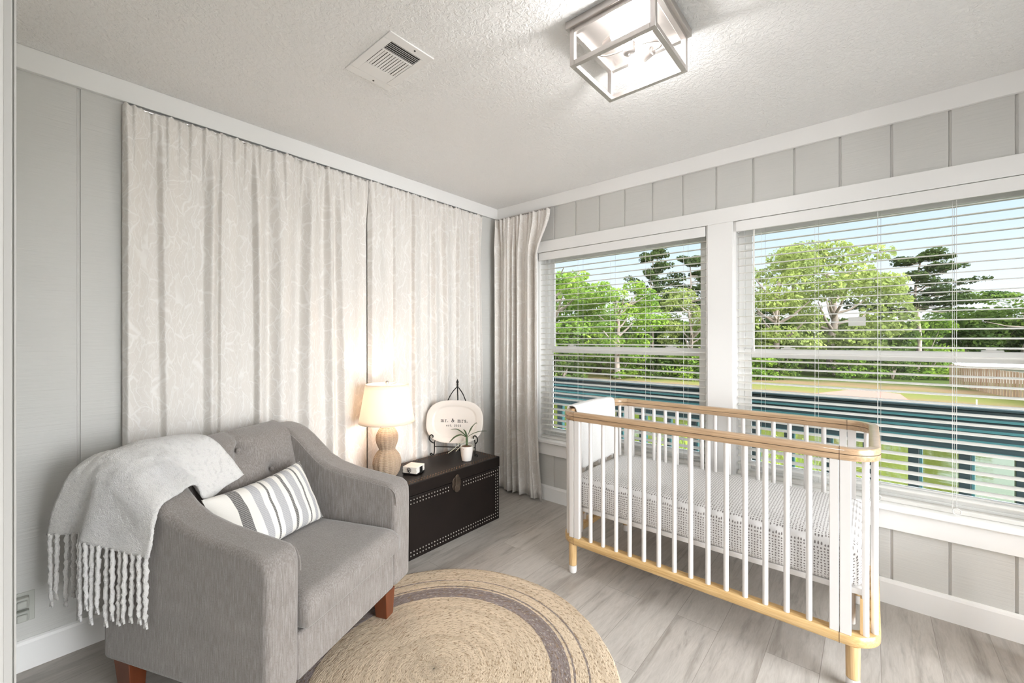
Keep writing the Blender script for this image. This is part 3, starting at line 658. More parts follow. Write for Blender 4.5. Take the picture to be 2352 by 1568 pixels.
# ------------------------------------------------------------------ easel, platter
ea = math.atan2(.168, .25); EB = Vector((.232, -.730, TZ)); t = thing('plate_stand', 'black wrought iron plate stand on the trunk', 'plate stand', tuple(EB), ea)
def ept(s_, q, z): return (s_, -q, z)      # local x along the plate, -y toward the viewer side
rI = .0042
for sg in (-1, 1):
    pts = cr([ept(sg * .166, .020, .010), ept(sg * .172, .026, .022), ept(sg * .162, .034, .030), ept(sg * .152, .022, .016), ept(sg * .150, .006, .030), ept(sg * .150, 0, .060), ept(sg * .150, 0, .098)], 6)
    mb = MB().tube(pts, rI, 8)
    mb.tube(cr([ept(sg * .150, 0, .096), ept(sg * .158, .022, .104), ept(sg * .174, .040, .128), ept(sg * .172, .046, .152), ept(sg * .158, .048, .166), ept(sg * .146, .048, .158), ept(sg * .148, .046, .146)], 6), rI * .95, 8)
    mb.obj('front_leg', 'iron', t, smooth=80)
    MB().tube(cr([ept(sg * .150, 0, .096), ept(sg * .128, -.022, .20), ept(sg * .096, -.046, .32), ept(sg * .050, -.068, .432), ept(sg * .018, -.080, .478), ept(0, -.084, .494)], 6), rI * .9, 8).obj('arch', 'iron', t, smooth=80)
MB().tube([ept(-.150, 0, .070), ept(.150, 0, .070)], rI * .8, 8).obj('crossbar', 'iron', t, smooth=80)
MB().tube(cr([ept(0, -.084, .494), ept(0, -.100, .36), ept(0, -.132, .18), ept(0, -.158, .05), ept(0, -.166, .016), ept(0, -.152, .005), ept(0, -.144, .014)], 6), rI, 8).obj('back_leg', 'iron', t, smooth=80)
MB().lathe([(.004, .486), (.0085, .496), (.005, .502), (.0085, .509), (.005, .516), (.0095, .526), (.0085, .536), (.004, .544), (.001, .552)], 14, (0, .084, 0)).obj('finial', 'iron', t, smooth=80)
PL = thing('serving_platter', 'oval white platter lettered mr. & mrs. on the black iron stand', 'platter'); pt = R(13)
PL.rotation_euler = (PI / 2 - pt, 0, ea); cz = .1045 + .152 * math.cos(pt); q = .030 - .152 * math.sin(pt)
PL.location = EB + Vector((math.cos(ea) * 0 + math.sin(ea) * q, -math.cos(ea) * q, cz))
def oval(k, ex=2.7, n=72): return [(math.copysign(abs(math.cos(a)) ** (2 / ex), math.cos(a)) * .208 * k, math.copysign(abs(math.sin(a)) ** (2 / ex), math.sin(a)) * (.152 * k + (0 if k > .8 else -.004))) for a in [2 * PI * i / n for i in range(n)]]
rings = [(.60, -.004), (.92, .004), (.99, .011), (1.0, .014), (.985, .0155), (.93, .014), (.80, .0125), (.765, .009), (.735, .0045), (.70, .003)]
mb = MB(); mb.grid([[(x, y, z) for x, y in oval(k)] for k, z in rings], closed_u=True); n = 72
mb.f += [tuple(range(n - 1, -1, -1)), tuple((len(rings) - 1) * n + k for k in range(n))]; mb.mi += [0, 0]; mb.obj('dish', 'porcelain', PL, smooth=50)
# typewriter-style strokes: each glyph is a list of polylines in a 1-high em box, advance last
def arc(cx, cy, rx, ry, a0, a1, n=14): return [(cx + rx * math.cos(R(a0 + (a1 - a0) * i / n)), cy + ry * math.sin(R(a0 + (a1 - a0) * i / n))) for i in range(n + 1)]
GL = {
 'm': ([[(.04, .5), (.16, .5)], [(.14, .5), (.14, 0)], [(.06, 0), (.24, 0)], arc(.27, .36, .13, .14, 180, 0), [(.40, .36), (.40, 0)], [(.33, 0), (.48, 0)], arc(.53, .36, .13, .14, 180, 0), [(.66, .36), (.66, 0)], [(.58, 0), (.76, 0)]], .82),
 'r': ([[(.04, .5), (.18, .5)], [(.16, .5), (.16, 0)], [(.05, 0), (.30, 0)], arc(.34, .30, .18, .19, 170, 62)], .50),
 's': ([arc(.22, .38, .13, .12, 35, 260), arc(.22, .135, .14, .125, 85, -150), [(.33, .40), (.35, .50)]], .46),
 'e': ([arc(.24, .25, .19, .25, 0, 315), [(.06, .26), (.43, .26)]], .52),
 't': ([[(.16, .68), (.16, .12)], arc(.28, .13, .12, .13, 180, 300), [(.03, .5), (.36, .5)]], .42),
 '.': ([arc(.08, .05, .035, .035, 0, 360, 8), arc(.08, .05, .015, .015, 0, 360, 6)], .24),
 '&': ([[(.62, .02), (.20, .56)], arc(.29, .62, .12, .12, 210, -40), [(.38, .54), (.13, .30)], arc(.24, .18, .18, .18, 150, 330), [(.38, .08), (.56, .34)], [(.48, .35), (.64, .35)]], .74),
 '2': ([arc(.24, .50, .18, .17, 165, -30), [(.40, .41), (.05, .02)], [(.04, .02), (.43, .02)]], .52),
 '0': ([arc(.24, .34, .18, .34, 0, 360, 22)], .52),
 '3': ([arc(.22, .51, .16, .16, 150, -80), arc(.22, .18, .19, .18, 80, -150)], .52),
 ' ': ([], .42)}
def letters(mb, text, h, cx, base, zq, wd, gap=.13):
    tot = sum(GL[c][1] + gap for c in text) * h; x = cx - tot / 2
    for c in text:
        for pl_ in GL[c][0]:
            pts = [(x + a * h, base + b * h) for a, b in pl_]
            for (ax_, ay), (bx, by) in zip(pts, pts[1:]):
                d = Vector((bx - ax_, by - ay)); ln = d.length
                if ln < 1e-6: continue
                d /= ln; nx, nyy = -d.y * wd / 2, d.x * wd / 2; ex, ey = d.x * wd * .3, d.y * wd * .3
                mb.add([(ax_ - ex + nx, ay - ey + nyy, zq), (ax_ - ex - nx, ay - ey - nyy, zq), (bx + ex - nx, by + ey - nyy, zq), (bx + ex + nx, by + ey + nyy, zq)], [(0, 1, 2, 3)])
        x += (GL[c][1] + gap) * h
mb = MB(); letters(mb, 'mr. & mrs.', .0315, -.002, -.004, .0036, .0036); letters(mb, 'est. 2023', .0185, -.004, -.034, .0036, .0024, .22); mb.obj('lettering', 'ink', PL)

# ------------------------------------------------------------------ orchid
OP = (.366, -.739, TZ); t = thing('potted_orchid', 'small orchid in a faceted white pot on the trunk corner', 'plant', OP)
prof = [(.028, 0), (.033, .004), (.040, .040), (.0445, .080), (.0465, .104), (.0440, .1045), (.042, .092), (.001, .090)]
MB().lathe(prof, 12).obj('pot', 'pot', t, bevel=.001, seg=2)
MB().lathe([(.0425, .089), (.030, .100), (.012, .106), (.002, .107)], 20, mod=lambda a, z: 1 + .08 * math.sin(a * 5 + z * 90)).obj('potting_bark', 'moss', t, smooth=80)
MB().tube([(0, 0, .10), (.002, 0, .125), (0, .001, .150), (0, 0, .168)], [.007, .008, .0085, .006], 10).obj('stem', 'leaf', t, smooth=80)
def oleaf(pts, w):
    c = cr(pts, 8); n = len(c); mb = MB(); P = []
    for i, p in enumerate(c):
        f = i / (n - 1); ww = w * (math.sin(PI * min(1, (f + .10) / 1.12)) ** .6); d = (c[min(n - 1, i + 1)] - c[max(0, i - 1)]).normalized(); sd = d.cross(Vector((0, 0, 1)))
        sd = sd.normalized() if sd.length > .05 else Vector((1, 0, 0)); u = sd.cross(d)
        P.append([p - sd * ww + u * ww * .35, p - sd * ww * .5 + u * ww * .1, p, p + sd * ww * .5 + u * ww * .1, p + sd * ww + u * ww * .35])
    o = mb.grid(P).obj('leaf', 'leaf', t, smooth=180); s = o.modifiers.new('blade', 'SOLIDIFY'); s.thickness = .0016
rx, ry = .7629, .6465    # leaves spread mostly across the view
def lp(a, b, z): return (rx * a + .6465 * b, ry * a - .7629 * b, z)
oleaf([lp(0, 0, .160), lp(-.035, .02, .182), lp(-.075, .04, .172), lp(-.112, .06, .142)], .0125); oleaf([lp(0, 0, .162), lp(-.030, -.01, .190), lp(-.070, -.015, .214), lp(-.112, -.02, .214)], .0085)
oleaf([lp(0, 0, .165), lp(.020, .0, .200), lp(.040, -.01, .235), lp(.062, -.01, .258), lp(.072, -.01, .258)], .0095); oleaf([lp(0, 0, .162), lp(.045, .01, .190), lp(.095, .02, .208), lp(.142, .025, .213)], .0075)
oleaf([lp(0, 0, .165), lp(-.010, -.015, .195), lp(-.026, -.03, .212)], .006)
for k, pts in enumerate(([lp(-.005, 0, .128), lp(-.05, .02, .118), lp(-.09, .03, .085), lp(-.125, .04, .062)], [lp(0, .005, .125), lp(.03, .02, .118), lp(.048, .02, .098), lp(.052, .02, .072)], [lp(-.004, 0, .132), lp(-.03, .0, .135), lp(-.06, .01, .120)], [lp(.004, 0, .125), lp(-.02, .03, .120), lp(-.045, .035, .10), lp(-.07, .04, .075)])):
    MB().tube(cr(pts, 6), .0019, 6).obj('aerial_root', 'root', t, smooth=80)

# ------------------------------------------------------------------ coasters in their holder
ca = R(22); CB = (.302, -1.140, TZ)
t = thing('coaster_holder', 'dark metal coaster holder with a spiral emblem on the trunk', 'coaster holder', CB, ca)
mb = MB().box(-.052, .052, -.052, .052, .004, .009)
for sx in (-.042, .042):
    for sy in (-.042, .042): mb.lathe([(.006, 0), (.006, .004)], 10, (sx, sy, 0))
mb.box(.052, .056, -.014, .014, .004, .045).box(-.056, -.052, -.014, .014, .004, .045); mb.box(-.014, .014, .052, .056, .004, .045)
mb.obj('tray', 'iron', t, bevel=.001, seg=1)
sp = [(.016 * (k / 40) * math.cos(k * .38), -.0555, .030 + .016 * (k / 40) * math.sin(k * .38)) for k in range(41)]; MB().tube(sp + [(.004, -.0555, .012), (0, -.054, .006)], .0014, 6).obj('spiral_emblem', 'iron', t, smooth=80)
cs = None
for k in range(4):
    z = TZ + .0092 + .0102 * k; lb = 'cream square coaster, %s of the stack on the trunk' % ['bottom one', 'second from the bottom', 'third from the bottom', 'topmost one'][k]
    if cs is None:
        cs = MB().box(-.049, .049, -.0495, .049, 0, .0098).obj('coaster', 'coaster', bevel=.002, seg=2); cs.location = (CB[0], CB[1], z); cs.rotation_euler = (0, 0, ca); tag(cs, lb, 'coaster', 'coasters in the holder on the trunk')
    else:
        c = cs.copy(); COL.objects.link(c); c.location = (CB[0] + .001 * (k % 2), CB[1], z); c.rotation_euler = (0, 0, ca + R([0, .8, -.6, .5][k])); c['label'] = lb

# ------------------------------------------------------------------ crib
KX0, KX1, KY0, KY1 = 1.172, 2.546, -.800, -.080
t = thing('baby_crib', 'white and pine baby crib with rounded ends in front of the windows', 'crib', ((KX0 + KX1) / 2, (KY0 + KY1) / 2, 0)); ox, oy = t.location.x, t.location.y
def rpath(x0, x1, y0, y1, r, ns=10):
    out = []
    for cx, cy, a0 in ((x1 - r, y1 - r, 0), (x0 + r, y1 - r, 90), (x0 + r, y0 + r, 180), (x1 - r, y0 + r, 270)):
        for k in range(ns + 1): a = R(a0 + 90 * k / ns); out.append((cx + r * math.cos(a) - ox, cy + r * math.sin(a) - oy, math.cos(a), math.sin(a)))
    return out
rad = .105; path = rpath(KX0, KX1, KY0, KY1, rad); wt = .036
def railprof(z0, z1, w, g):
    zm = (z0 + z1) / 2; c = .004
    pr = [(-c, z0), (0, z0 + c), (0, zm - .0012), (-g, zm - .0012), (-g, zm + .0012), (0, zm + .0012), (0, z1 - c), (-c, z1), (-w + c, z1), (-w, z1 - c), (-w, zm + .0012), (-w + g, zm + .0012), (-w + g, zm - .0012), (-w, zm - .0012), (-w, z0 + c), (-w + c, z0)]
    mi = [0] * 16
    for k in (2, 3, 4, 10, 11, 12): mi[k] = 1
    return pr, mi
pr1, mi1 = railprof(.846, .892, wt, .003); MB().sweep(path, pr1, mis=mi1).obj('top_rail', ['pine', 'groove'], t, smooth=45)
c = .004; pr2 = [(-c, .166), (0, .170), (0, .201), (-c, .205), (-.046, .205), (-.050, .201), (-.050, .170), (-.046, .166)]
MB().sweep(path, pr2).obj('bottom_rail', 'pine2', t, smooth=45)
mb = MB()
for X in (1.272, 2.427):
    for z0, z1 in ((.8455, .8925), (.1655, .2055)):
        for y0 in (KY0 - .0004, KY1 - (wt if z0 > .5 else .050) - .0004): MB().box(X - .0008 - ox, X + .0008 - ox, y0 - oy, y0 + (wt if z0 > .5 else .050) + .0008 - oy, z0, z1).obj('rail_joint', 'groove', t)
for yc in (KY0 + .018, KY1 - .018):
    for xs in ((1.244, 1.272, 1.274, 1.306), (2.397, 2.426, 2.428, 2.462)):
        mb = MB().box(xs[0] - ox, xs[1] - ox, yc - .015 - oy, yc + .015 - oy, .204, .847).box(xs[2] - ox, xs[3] - ox, yc - .015 - oy, yc + .015 - oy, .204, .847); mb.obj('post', 'cribwhite', t, bevel=.002, seg=2)
slat = MB().lathe([(.0108, 0), (.0108, .643)], 14).obj('slat', 'cribwhite', t, smooth=50); first = True
spots = [(1.370 + .0741 * k, y) for y in (KY0 + .018, KY1 - .018) for k in range(14)] + [(x, y) for x, ys in ((KX1 - .018, 0), (KX0 + .018, 0)) for y in (-.720, -.632, -.544, -.456, -.368, -.280, -.192)] + [(KX0 + .044, -.757), (KX1 - .044, -.757), (KX0 + .044, -.122), (KX1 - .044, -.122)]
for x, y in spots:
    o = slat if first else slat.copy()
    if not first: COL.objects.link(o)
    first = False; o.location = (x - ox, y - oy, .204)
for x in (1.254, 2.466):
    for y in (KY0 + .026, KY1 - .026):
        lg = MB().lathe([(.0215, .045), (.0225, .166)], 24, (x - ox, y - oy, 0)).obj('leg', 'pinev', t, smooth=50)
        MB().lathe([(.014, 0), (.019, .003), (.0215, .012), (.0215, .0435)], 24, (x - ox, y - oy, 0)).obj('foot_cap', 'cribwhite', lg, smooth=50)
        MB().lathe([(.0205, .0432), (.0205, .0452)], 24, (x - ox, y - oy, 0)).obj('foot_ring', 'groove', lg)
MB().box(1.222 - ox, 2.500 - ox, -.752 - oy, -.128 - oy, .343, .366).obj('mattress_base', 'cribwhite', t, bevel=.003, seg=2)
for xs in (1.212, 2.486):   # curved pine end boards below the mattress
    pts = [(-.765, .338), (-.765, .205)] + [(-.755 + .630 * k / 20, .205 + .085 * math.sin(PI * k / 20) ** .6) for k in range(1, 20)] + [(-.115, .205), (-.115, .338)]
    mb = MB(); mb.prism([(a - oy, b) for a, b in pts], xs - ox, xs + .020 - ox, 'x'); mb.obj('end_board', 'pinev', t, bevel=.002, seg=2)
for x, y in ((1.262, -.70), (1.262, -.18), (2.46, -.70), (2.46, -.18)): MB().lathe([(.012, .205), (.012, .343)], 12, (x - ox, y - oy, 0)).obj('base_support', 'cribwhite', t, smooth=50)
# mattress
mx0, mx1, my0, my1, mz0, mz1 = 1.216, 2.500, -.758, -.122, .367, .532; mcx, mcy = (mx0 + mx1) / 2, (my0 + my1) / 2
mb = MB(); r = .055; secs = []
for inset, z in [(.012, mz0), (.003, mz0 + .012), (0, mz0 + .03), (0, mz1 - .055), (.004, mz1 - .034), (.014, mz1 - .018), (.03, mz1 - .008), (.06, mz1 - .002), (.12, mz1 + .003), (.22, mz1 + .004)]:
    hx, hy = (mx1 - mx0) / 2 - inset, (my1 - my0) / 2 - inset; rr = max(.02, .05 - inset * .2); row = []
    for cx, cy, a0 in ((hx - rr, hy - rr, 0), (-hx + rr, hy - rr, 90), (-hx + rr, -hy + rr, 180), (hx - rr, -hy + rr, 270)):
        for k in range(7): a = R(a0 + 15 * k); row.append((cx + rr * math.cos(a), cy + rr * math.sin(a), z - mz0))
    secs.append(row)
mb.grid(secs, closed_u=True); n = 28; mb.f += [tuple(range(n - 1, -1, -1)), tuple((len(secs) - 1) * n + k for k in range(n))]; mb.mi += [0, 0]
m = mb.obj('crib_mattress', 'dots', smooth=60, loc=(mcx, mcy, mz0)); tag(m, 'crib mattress in a white sheet with small grey dots', 'mattress')
# blanket over the crib end rail
P = []; NYB = 34
rail_x0, rail_x1, zt2 = KX0 - .004, KX0 + wt + .006, .8955
prof = [(KX0 - .010, .62), (KX0 - .010, .76), (KX0 - .008, .86), (KX0 - .001, .899), (KX0 + .018, .9045), (KX0 + .037, .900), (KX0 + .046, .872), (KX0 + .050, .80), (KX0 + .052, .70), (KX0 + .056, .60), (KX0 + .060, .548)]
pf = [(p.x, p.z) for p in cr([(a, 0, b) for a, b in prof], 4)]
for i, (x, z) in enumerate(pf):
    f = i / (len(pf) - 1); row = []
    for j in range(NYB + 1):
        v = j / NYB; ya = -.690 + .07 * max(0, f - .45); yb = -.235 + .02 * math.sin(f * 3); y = ya + (yb - ya) * v
        ins = .006 * math.sin(v * 9 + 1) * max(0, (f - .5)) * 2; row.append((x + ins + (.004 if f > .5 else 0) * math.sin(v * 21), y, z + .006 * math.sin(v * PI) * (1 if .25 < f < .55 else 0)))
    P.append(row)
o = MB().grid(P).obj('crib_blanket', 'nubby', smooth=180); s = o.modifiers.new('thickness', 'SOLIDIFY'); s.thickness = .007; s.offset = 1; tag(o, 'white nubby blanket folded over the end rail of the crib', 'blanket')

# ------------------------------------------------------------------ ceiling light
fx0, fx1, fy0, fy1 = 1.684, 2.000, -1.482, -1.174; fcx, fcy = (fx0 + fx1) / 2, (fy0 + fy1) / 2
t = thing('ceiling_light', 'square brushed nickel cage ceiling light with lit bulbs', 'ceiling light', (fcx, fcy, H)); hx, hy = (fx1 - fx0) / 2, (fy1 - fy0) / 2; zb, zt3 = -.158, -.030; w = .018
MB().box(-hx - .012, hx + .012, -hy - .012, hy + .012, -.026, -.0005).obj('ceiling_plate', 'nickel', t, bevel=.002, seg=2)
mb = MB()
for sx in (-1, 1):
    for sy in (-1, 1):
        x, y = sx * hx, sy * hy; mb.box(min(x, x - sx * w), max(x, x - sx * w), min(y, y - sy * w), max(y, y - sy * w), zb, zt3 + .006)
for z0, z1 in ((zb, zb + w), (zt3 - w + .006, zt3 + .006)):
    mb.box(-hx + w, hx - w, -hy, -hy + w, z0, z1).box(-hx + w, hx - w, hy - w, hy, z0, z1).box(-hx, -hx + w, -hy + w, hy - w, z0, z1).box(hx - w, hx, -hy + w, hy - w, z0, z1)
mb.obj('cage_frame', 'nickel', t, bevel=.001, seg=1)
MB().lathe([(.005, -.026), (.005, -.062), (.021, -.064), (.021, -.098), (.018, -.101), (.004, -.102), (.004, -.108), (.001, -.109)], 24).obj('center_hub', 'nickel', t, smooth=40)
for sg in (1, -1):
    hubp = Vector((0, 0, -.080)); e = Vector((.088 * sg, .022 * sg, -.082)); sk = Vector((.060 * sg, .068 * sg, -.080)); bb = Vector((-.030 * sg, .105 * sg, -.080))
    arm = MB().tube(cr([hubp + Vector((.018 * sg, .004 * sg, 0)), Vector((.05 * sg, .008 * sg, -.081)), e, Vector((.102 * sg, .045 * sg, -.081)), Vector((.088 * sg, .066 * sg, -.080)), sk], 6), .0035, 8).obj('lamp_arm', 'nickel', t, smooth=80)
    d = (bb - sk).normalized()
    MB().tube([sk - d * .004, sk, sk + d * .001, sk + d * .045], [.009, .012, .016, .017], 18).obj('bulb_socket', 'nickel', arm, smooth=40)
    c0 = sk + d * .046; MB().tube([c0, c0 + d * .012, c0 + d * .026, c0 + d * .040, c0 + d * .052, c0 + d * .060], [.012, .017, .027, .031, .025, .008], 16).obj('bulb', 'bulb', arm, smooth=90)

# ------------------------------------------------------------------ ceiling register
vx0, vx1, vy0, vy1 = .825, 1.158, -1.882, -1.675; t = thing('air_vent', 'white rectangular ceiling air vent with slanted louvers', 'air vent', ((vx0 + vx1) / 2, (vy0 + vy1) / 2, H)); hx, hy = (vx1 - vx0) / 2, (vy1 - vy0) / 2
bx0, bx1, by = -hx + .042, hx - .042, hy - .034
mb = MB().box(-hx, bx0, -hy, hy, -.005, 0).box(bx1, hx, -hy, hy, -.005, 0).box(bx0, bx1, -hy, -by, -.005, 0).box(bx0, bx1, by, hy, -.005, 0)
d1 = bx1 - .062; d0 = bx0 + .062; mb.box(d1 - .004, d1 + .004, -by, by, -.005, 0).box(d0 - .004, d0 + .004, -by, by, -.005, 0); mb.obj('vent_frame', 'trim', t, bevel=.0015, seg=1)
MB().box(bx0, bx1, -by, by, -.0012, -.0006).obj('duct_shade', 'dark', t)  # flat dark sheet stands in for the shade inside the duct
mb = MB()
def louver(a, b, horiz, ang, l=.0055):
    th = R(ang)
    dx, dz = l * math.cos(th), l * math.sin(th)
    if horiz: x0, x1, y = a[0], a[1], b; mb.add([(x0, y - dx, -.0035 - dz * .45), (x1, y - dx, -.0035 - dz * .45), (x1, y + dx, -.0035 + dz * .45), (x0, y + dx, -.0035 + dz * .45)], [(0, 1, 2, 3)])
    else: y0, y1, x = a[0], a[1], b; mb.add([(x - dx, y0, -.0035 - dz * .45), (x - dx, y1, -.0035 - dz * .45), (x + dx, y1, -.0035 + dz * .45), (x + dx, y0, -.0035 + dz * .45)], [(0, 1, 2, 3)])
for k in range(6): louver((-by, by), d1 + .009 + .0098 * k, False, 125, .0040)
for k in range(11): louver((d0 + .004, d1 - .004), -by + .007 + (2 * by - .014) * k / 10, True, 14)
for k in range(6): louver((-by, by), bx0 + .006 + .0098 * k, False, 12)
o = mb.obj('louvers', 'trim', t); s = o.modifiers.new('sheet', 'SOLIDIFY'); s.thickness = .0008
mb = MB()
for sx in (-1, 1): mb.lathe([(.004, -.0065), (.004, -.004)], 10, (sx * (hx - .018), .02, 0))
mb.obj('screw', 'dark', t)

# ------------------------------------------------------------------ outlet covers low on the left wall
t = thing('wall_outlet', 'wall outlet with child-safety plug covers low beside the door casing', 'outlet', (XW, -2.765, .245))
MB().box(0, .005, -.035, .035, -.058, .058).obj('outlet_plate', 'plastic', t, bevel=.002, seg=2)
for z in (.026, -.026):
    mb = MB().box(.005, .034, -.018, .020, z - .020, z + .020).box(.034, .046, -.014, .016, z - .016, z + .012); mb.obj('plug_cover', 'plastic', t, bevel=.005, seg=2)

# ------------------------------------------------------------------ wooden stand at the far right edge
t = thing('wooden_stand', 'pine-framed stand cut off at the right edge of the photo', 'stand', (3.206, -.27, 0))
for sx in (-1, 1):
    for sy in (-1, 1): MB().box(sx * .19 - .014, sx * .19 + .014, sy * .12 - .014, sy * .12 + .014, 0, .44).obj('leg', 'pinev', t, bevel=.004, seg=2)
MB().box(-.205, .205, -.135, .135, .44, .462).obj('top', 'pine2', t, bevel=.004, seg=2)
MB().box(-.176, .176, -.106, .106, .14, .158).obj('shelf', 'pine2', t, bevel=.003, seg=2)

# ------------------------------------------------------------------ outdoors: porch railing
struct(MB().box(-2.2, 5.4, .14, 1.75, -.20, -.13).obj('porch_deck', 'decking'), 'weathered porch deck outside the windows', 'deck')
t = thing('porch_railing', 'dark teal porch railing outside the windows', 'railing', (0, 1.5, -.13))
zt4 = .826
MB().box(-2.1, 5.3, -.05, .06, zt4 + .13 - .018, zt4 + .13).obj('cap_rail', 'teal', t, bevel=.004, seg=2)
for k in range(4):
    z1 = zt4 + .13 - .022 - k * .074; z0 = z1 - .072; mb = MB(); mb.prism([(-.030, z0), (-.006, z0), (.012, z1), (-.012, z1), (-.020, z1 - .006)], -2.1, 5.3, 'x'); mb.box(-2.1, 5.3, -.038, -.029, z0, z0 + .017, 1); mb.obj('board', ['teal', 'teal_lit'], t)  # lighter strip paints the sky-lit edge of each board
x = -1.67; pk = None
while x < 5.2:
    if pk is None: pk = MB().box(-.028, .030, -.02, .03, 0, zt4 + .13 - .30).box(.030, .050, -.012, .03, 0, zt4 + .13 - .30, 1).obj('picket', ['teal', 'teal_lit'], t, bevel=.003, seg=1); o = pk  # lighter side strip paints the lit flank of the picket
    else: o = pk.copy(); COL.objects.link(o)
    o.location = (x, .02, 0); x += .2605

# ------------------------------------------------------------------ outdoors: water and bank
mb = MB().box(-60, 60, 1.76, 25.2, -2.62, -2.32); struct(mb.obj('pond_water', 'water'), 'green pond reflecting the trees beyond the railing', 'water')
P = []
for j, y in enumerate([24.8, 25.4, 26.5, 29, 34, 40, 50, 70, 110, 400]):
    P.append([(x, y, (-2.7 if j == 0 else -2.22 if j == 1 else -2.1) + (.06 * noise.noise(Vector((x * .2, y * .2, 0))) if j > 1 else 0)) for x in [-200 + 8 * k for k in range(51)]])
struct(MB().grid(P).obj('ground', 'bank', smooth=180), 'far bank of leaf litter and grass across the water', 'ground')
mb = MB().add([(-.2, 29.0, -2.07), (1.2, 26.6, -2.07), (4.2, 28.2, -2.07), (3.9, 32.2, -2.05), (1.8, 33.6, -2.05)], [(0, 1, 2, 3, 4)]); o = mb.obj('path_pad', 'pinkpad'); s = o.modifiers.new('slab', 'SOLIDIFY'); s.thickness = .05; struct(o, 'pink concrete pad on the far bank', 'pad')
mb = MB().add([(1.0, 26.5, -2.06), (2.9, 26.2, -2.06), (3.0, 28.0, -2.045), (1.2, 28.2, -2.045)], [(0, 1, 2, 3)]); o = mb.obj('concrete_slab', 'greypad'); s = o.modifiers.new('slab', 'SOLIDIFY'); s.thickness = .06; struct(o, 'pale concrete slab at the front of the pink pad', 'slab')
# fence and shed
t = thing('picket_fence', 'cedar picket privacy fence on the far bank at the right', 'fence', (7.03, 42.6, -2.15)); d = Vector((3.9, -19.0, 0)); Lf = d.length; d.normalize(); nrm = Vector((-d.y, d.x, 0)); mb = MB(); q = 0; k = 0; rf = random.Random(2)
while q < Lf:
    p = d * q + nrm * (.03 if k % 2 else 0); a = p + d * .135; h = 1.56 + rf.uniform(-.02, .02); b = nrm * .02
    mb.add([p, a, a + b, p + b] + [v + Vector((0, 0, h)) for v in (p, a, a + b, p + b)], [(0, 3, 2, 1), (4, 5, 6, 7), (0, 1, 5, 4), (1, 2, 6, 5), (2, 3, 7, 6), (3, 0, 4, 7)]); q += .150 + (.02 if k % 2 else 0); k += 1
mb.obj('pickets', 'cedar', t)
t = thing('garden_shed', 'low shed with a pale metal roof behind the cedar fence', 'shed', (10.6, 47.2, -2.15)); MB().box(-2.4, 1.9, -.9, .9, 0, 1.15).obj('shed_walls', 'greypad', t)
mb = MB(); mb.prism([(-1.2, 1.15), (1.2, 1.42), (1.2, 1.47), (-1.2, 1.20)], -2.8, 2.2, 'x'); mb.obj('shed_roof', 'metalroof', t)
tag(MB().box(6.44, 6.49, 27.5, 27.55, -2.14, -1.66).obj('marker_stake', 'white_vinyl'), 'white marker stake on the bank in front of the cedar fence', 'stake')

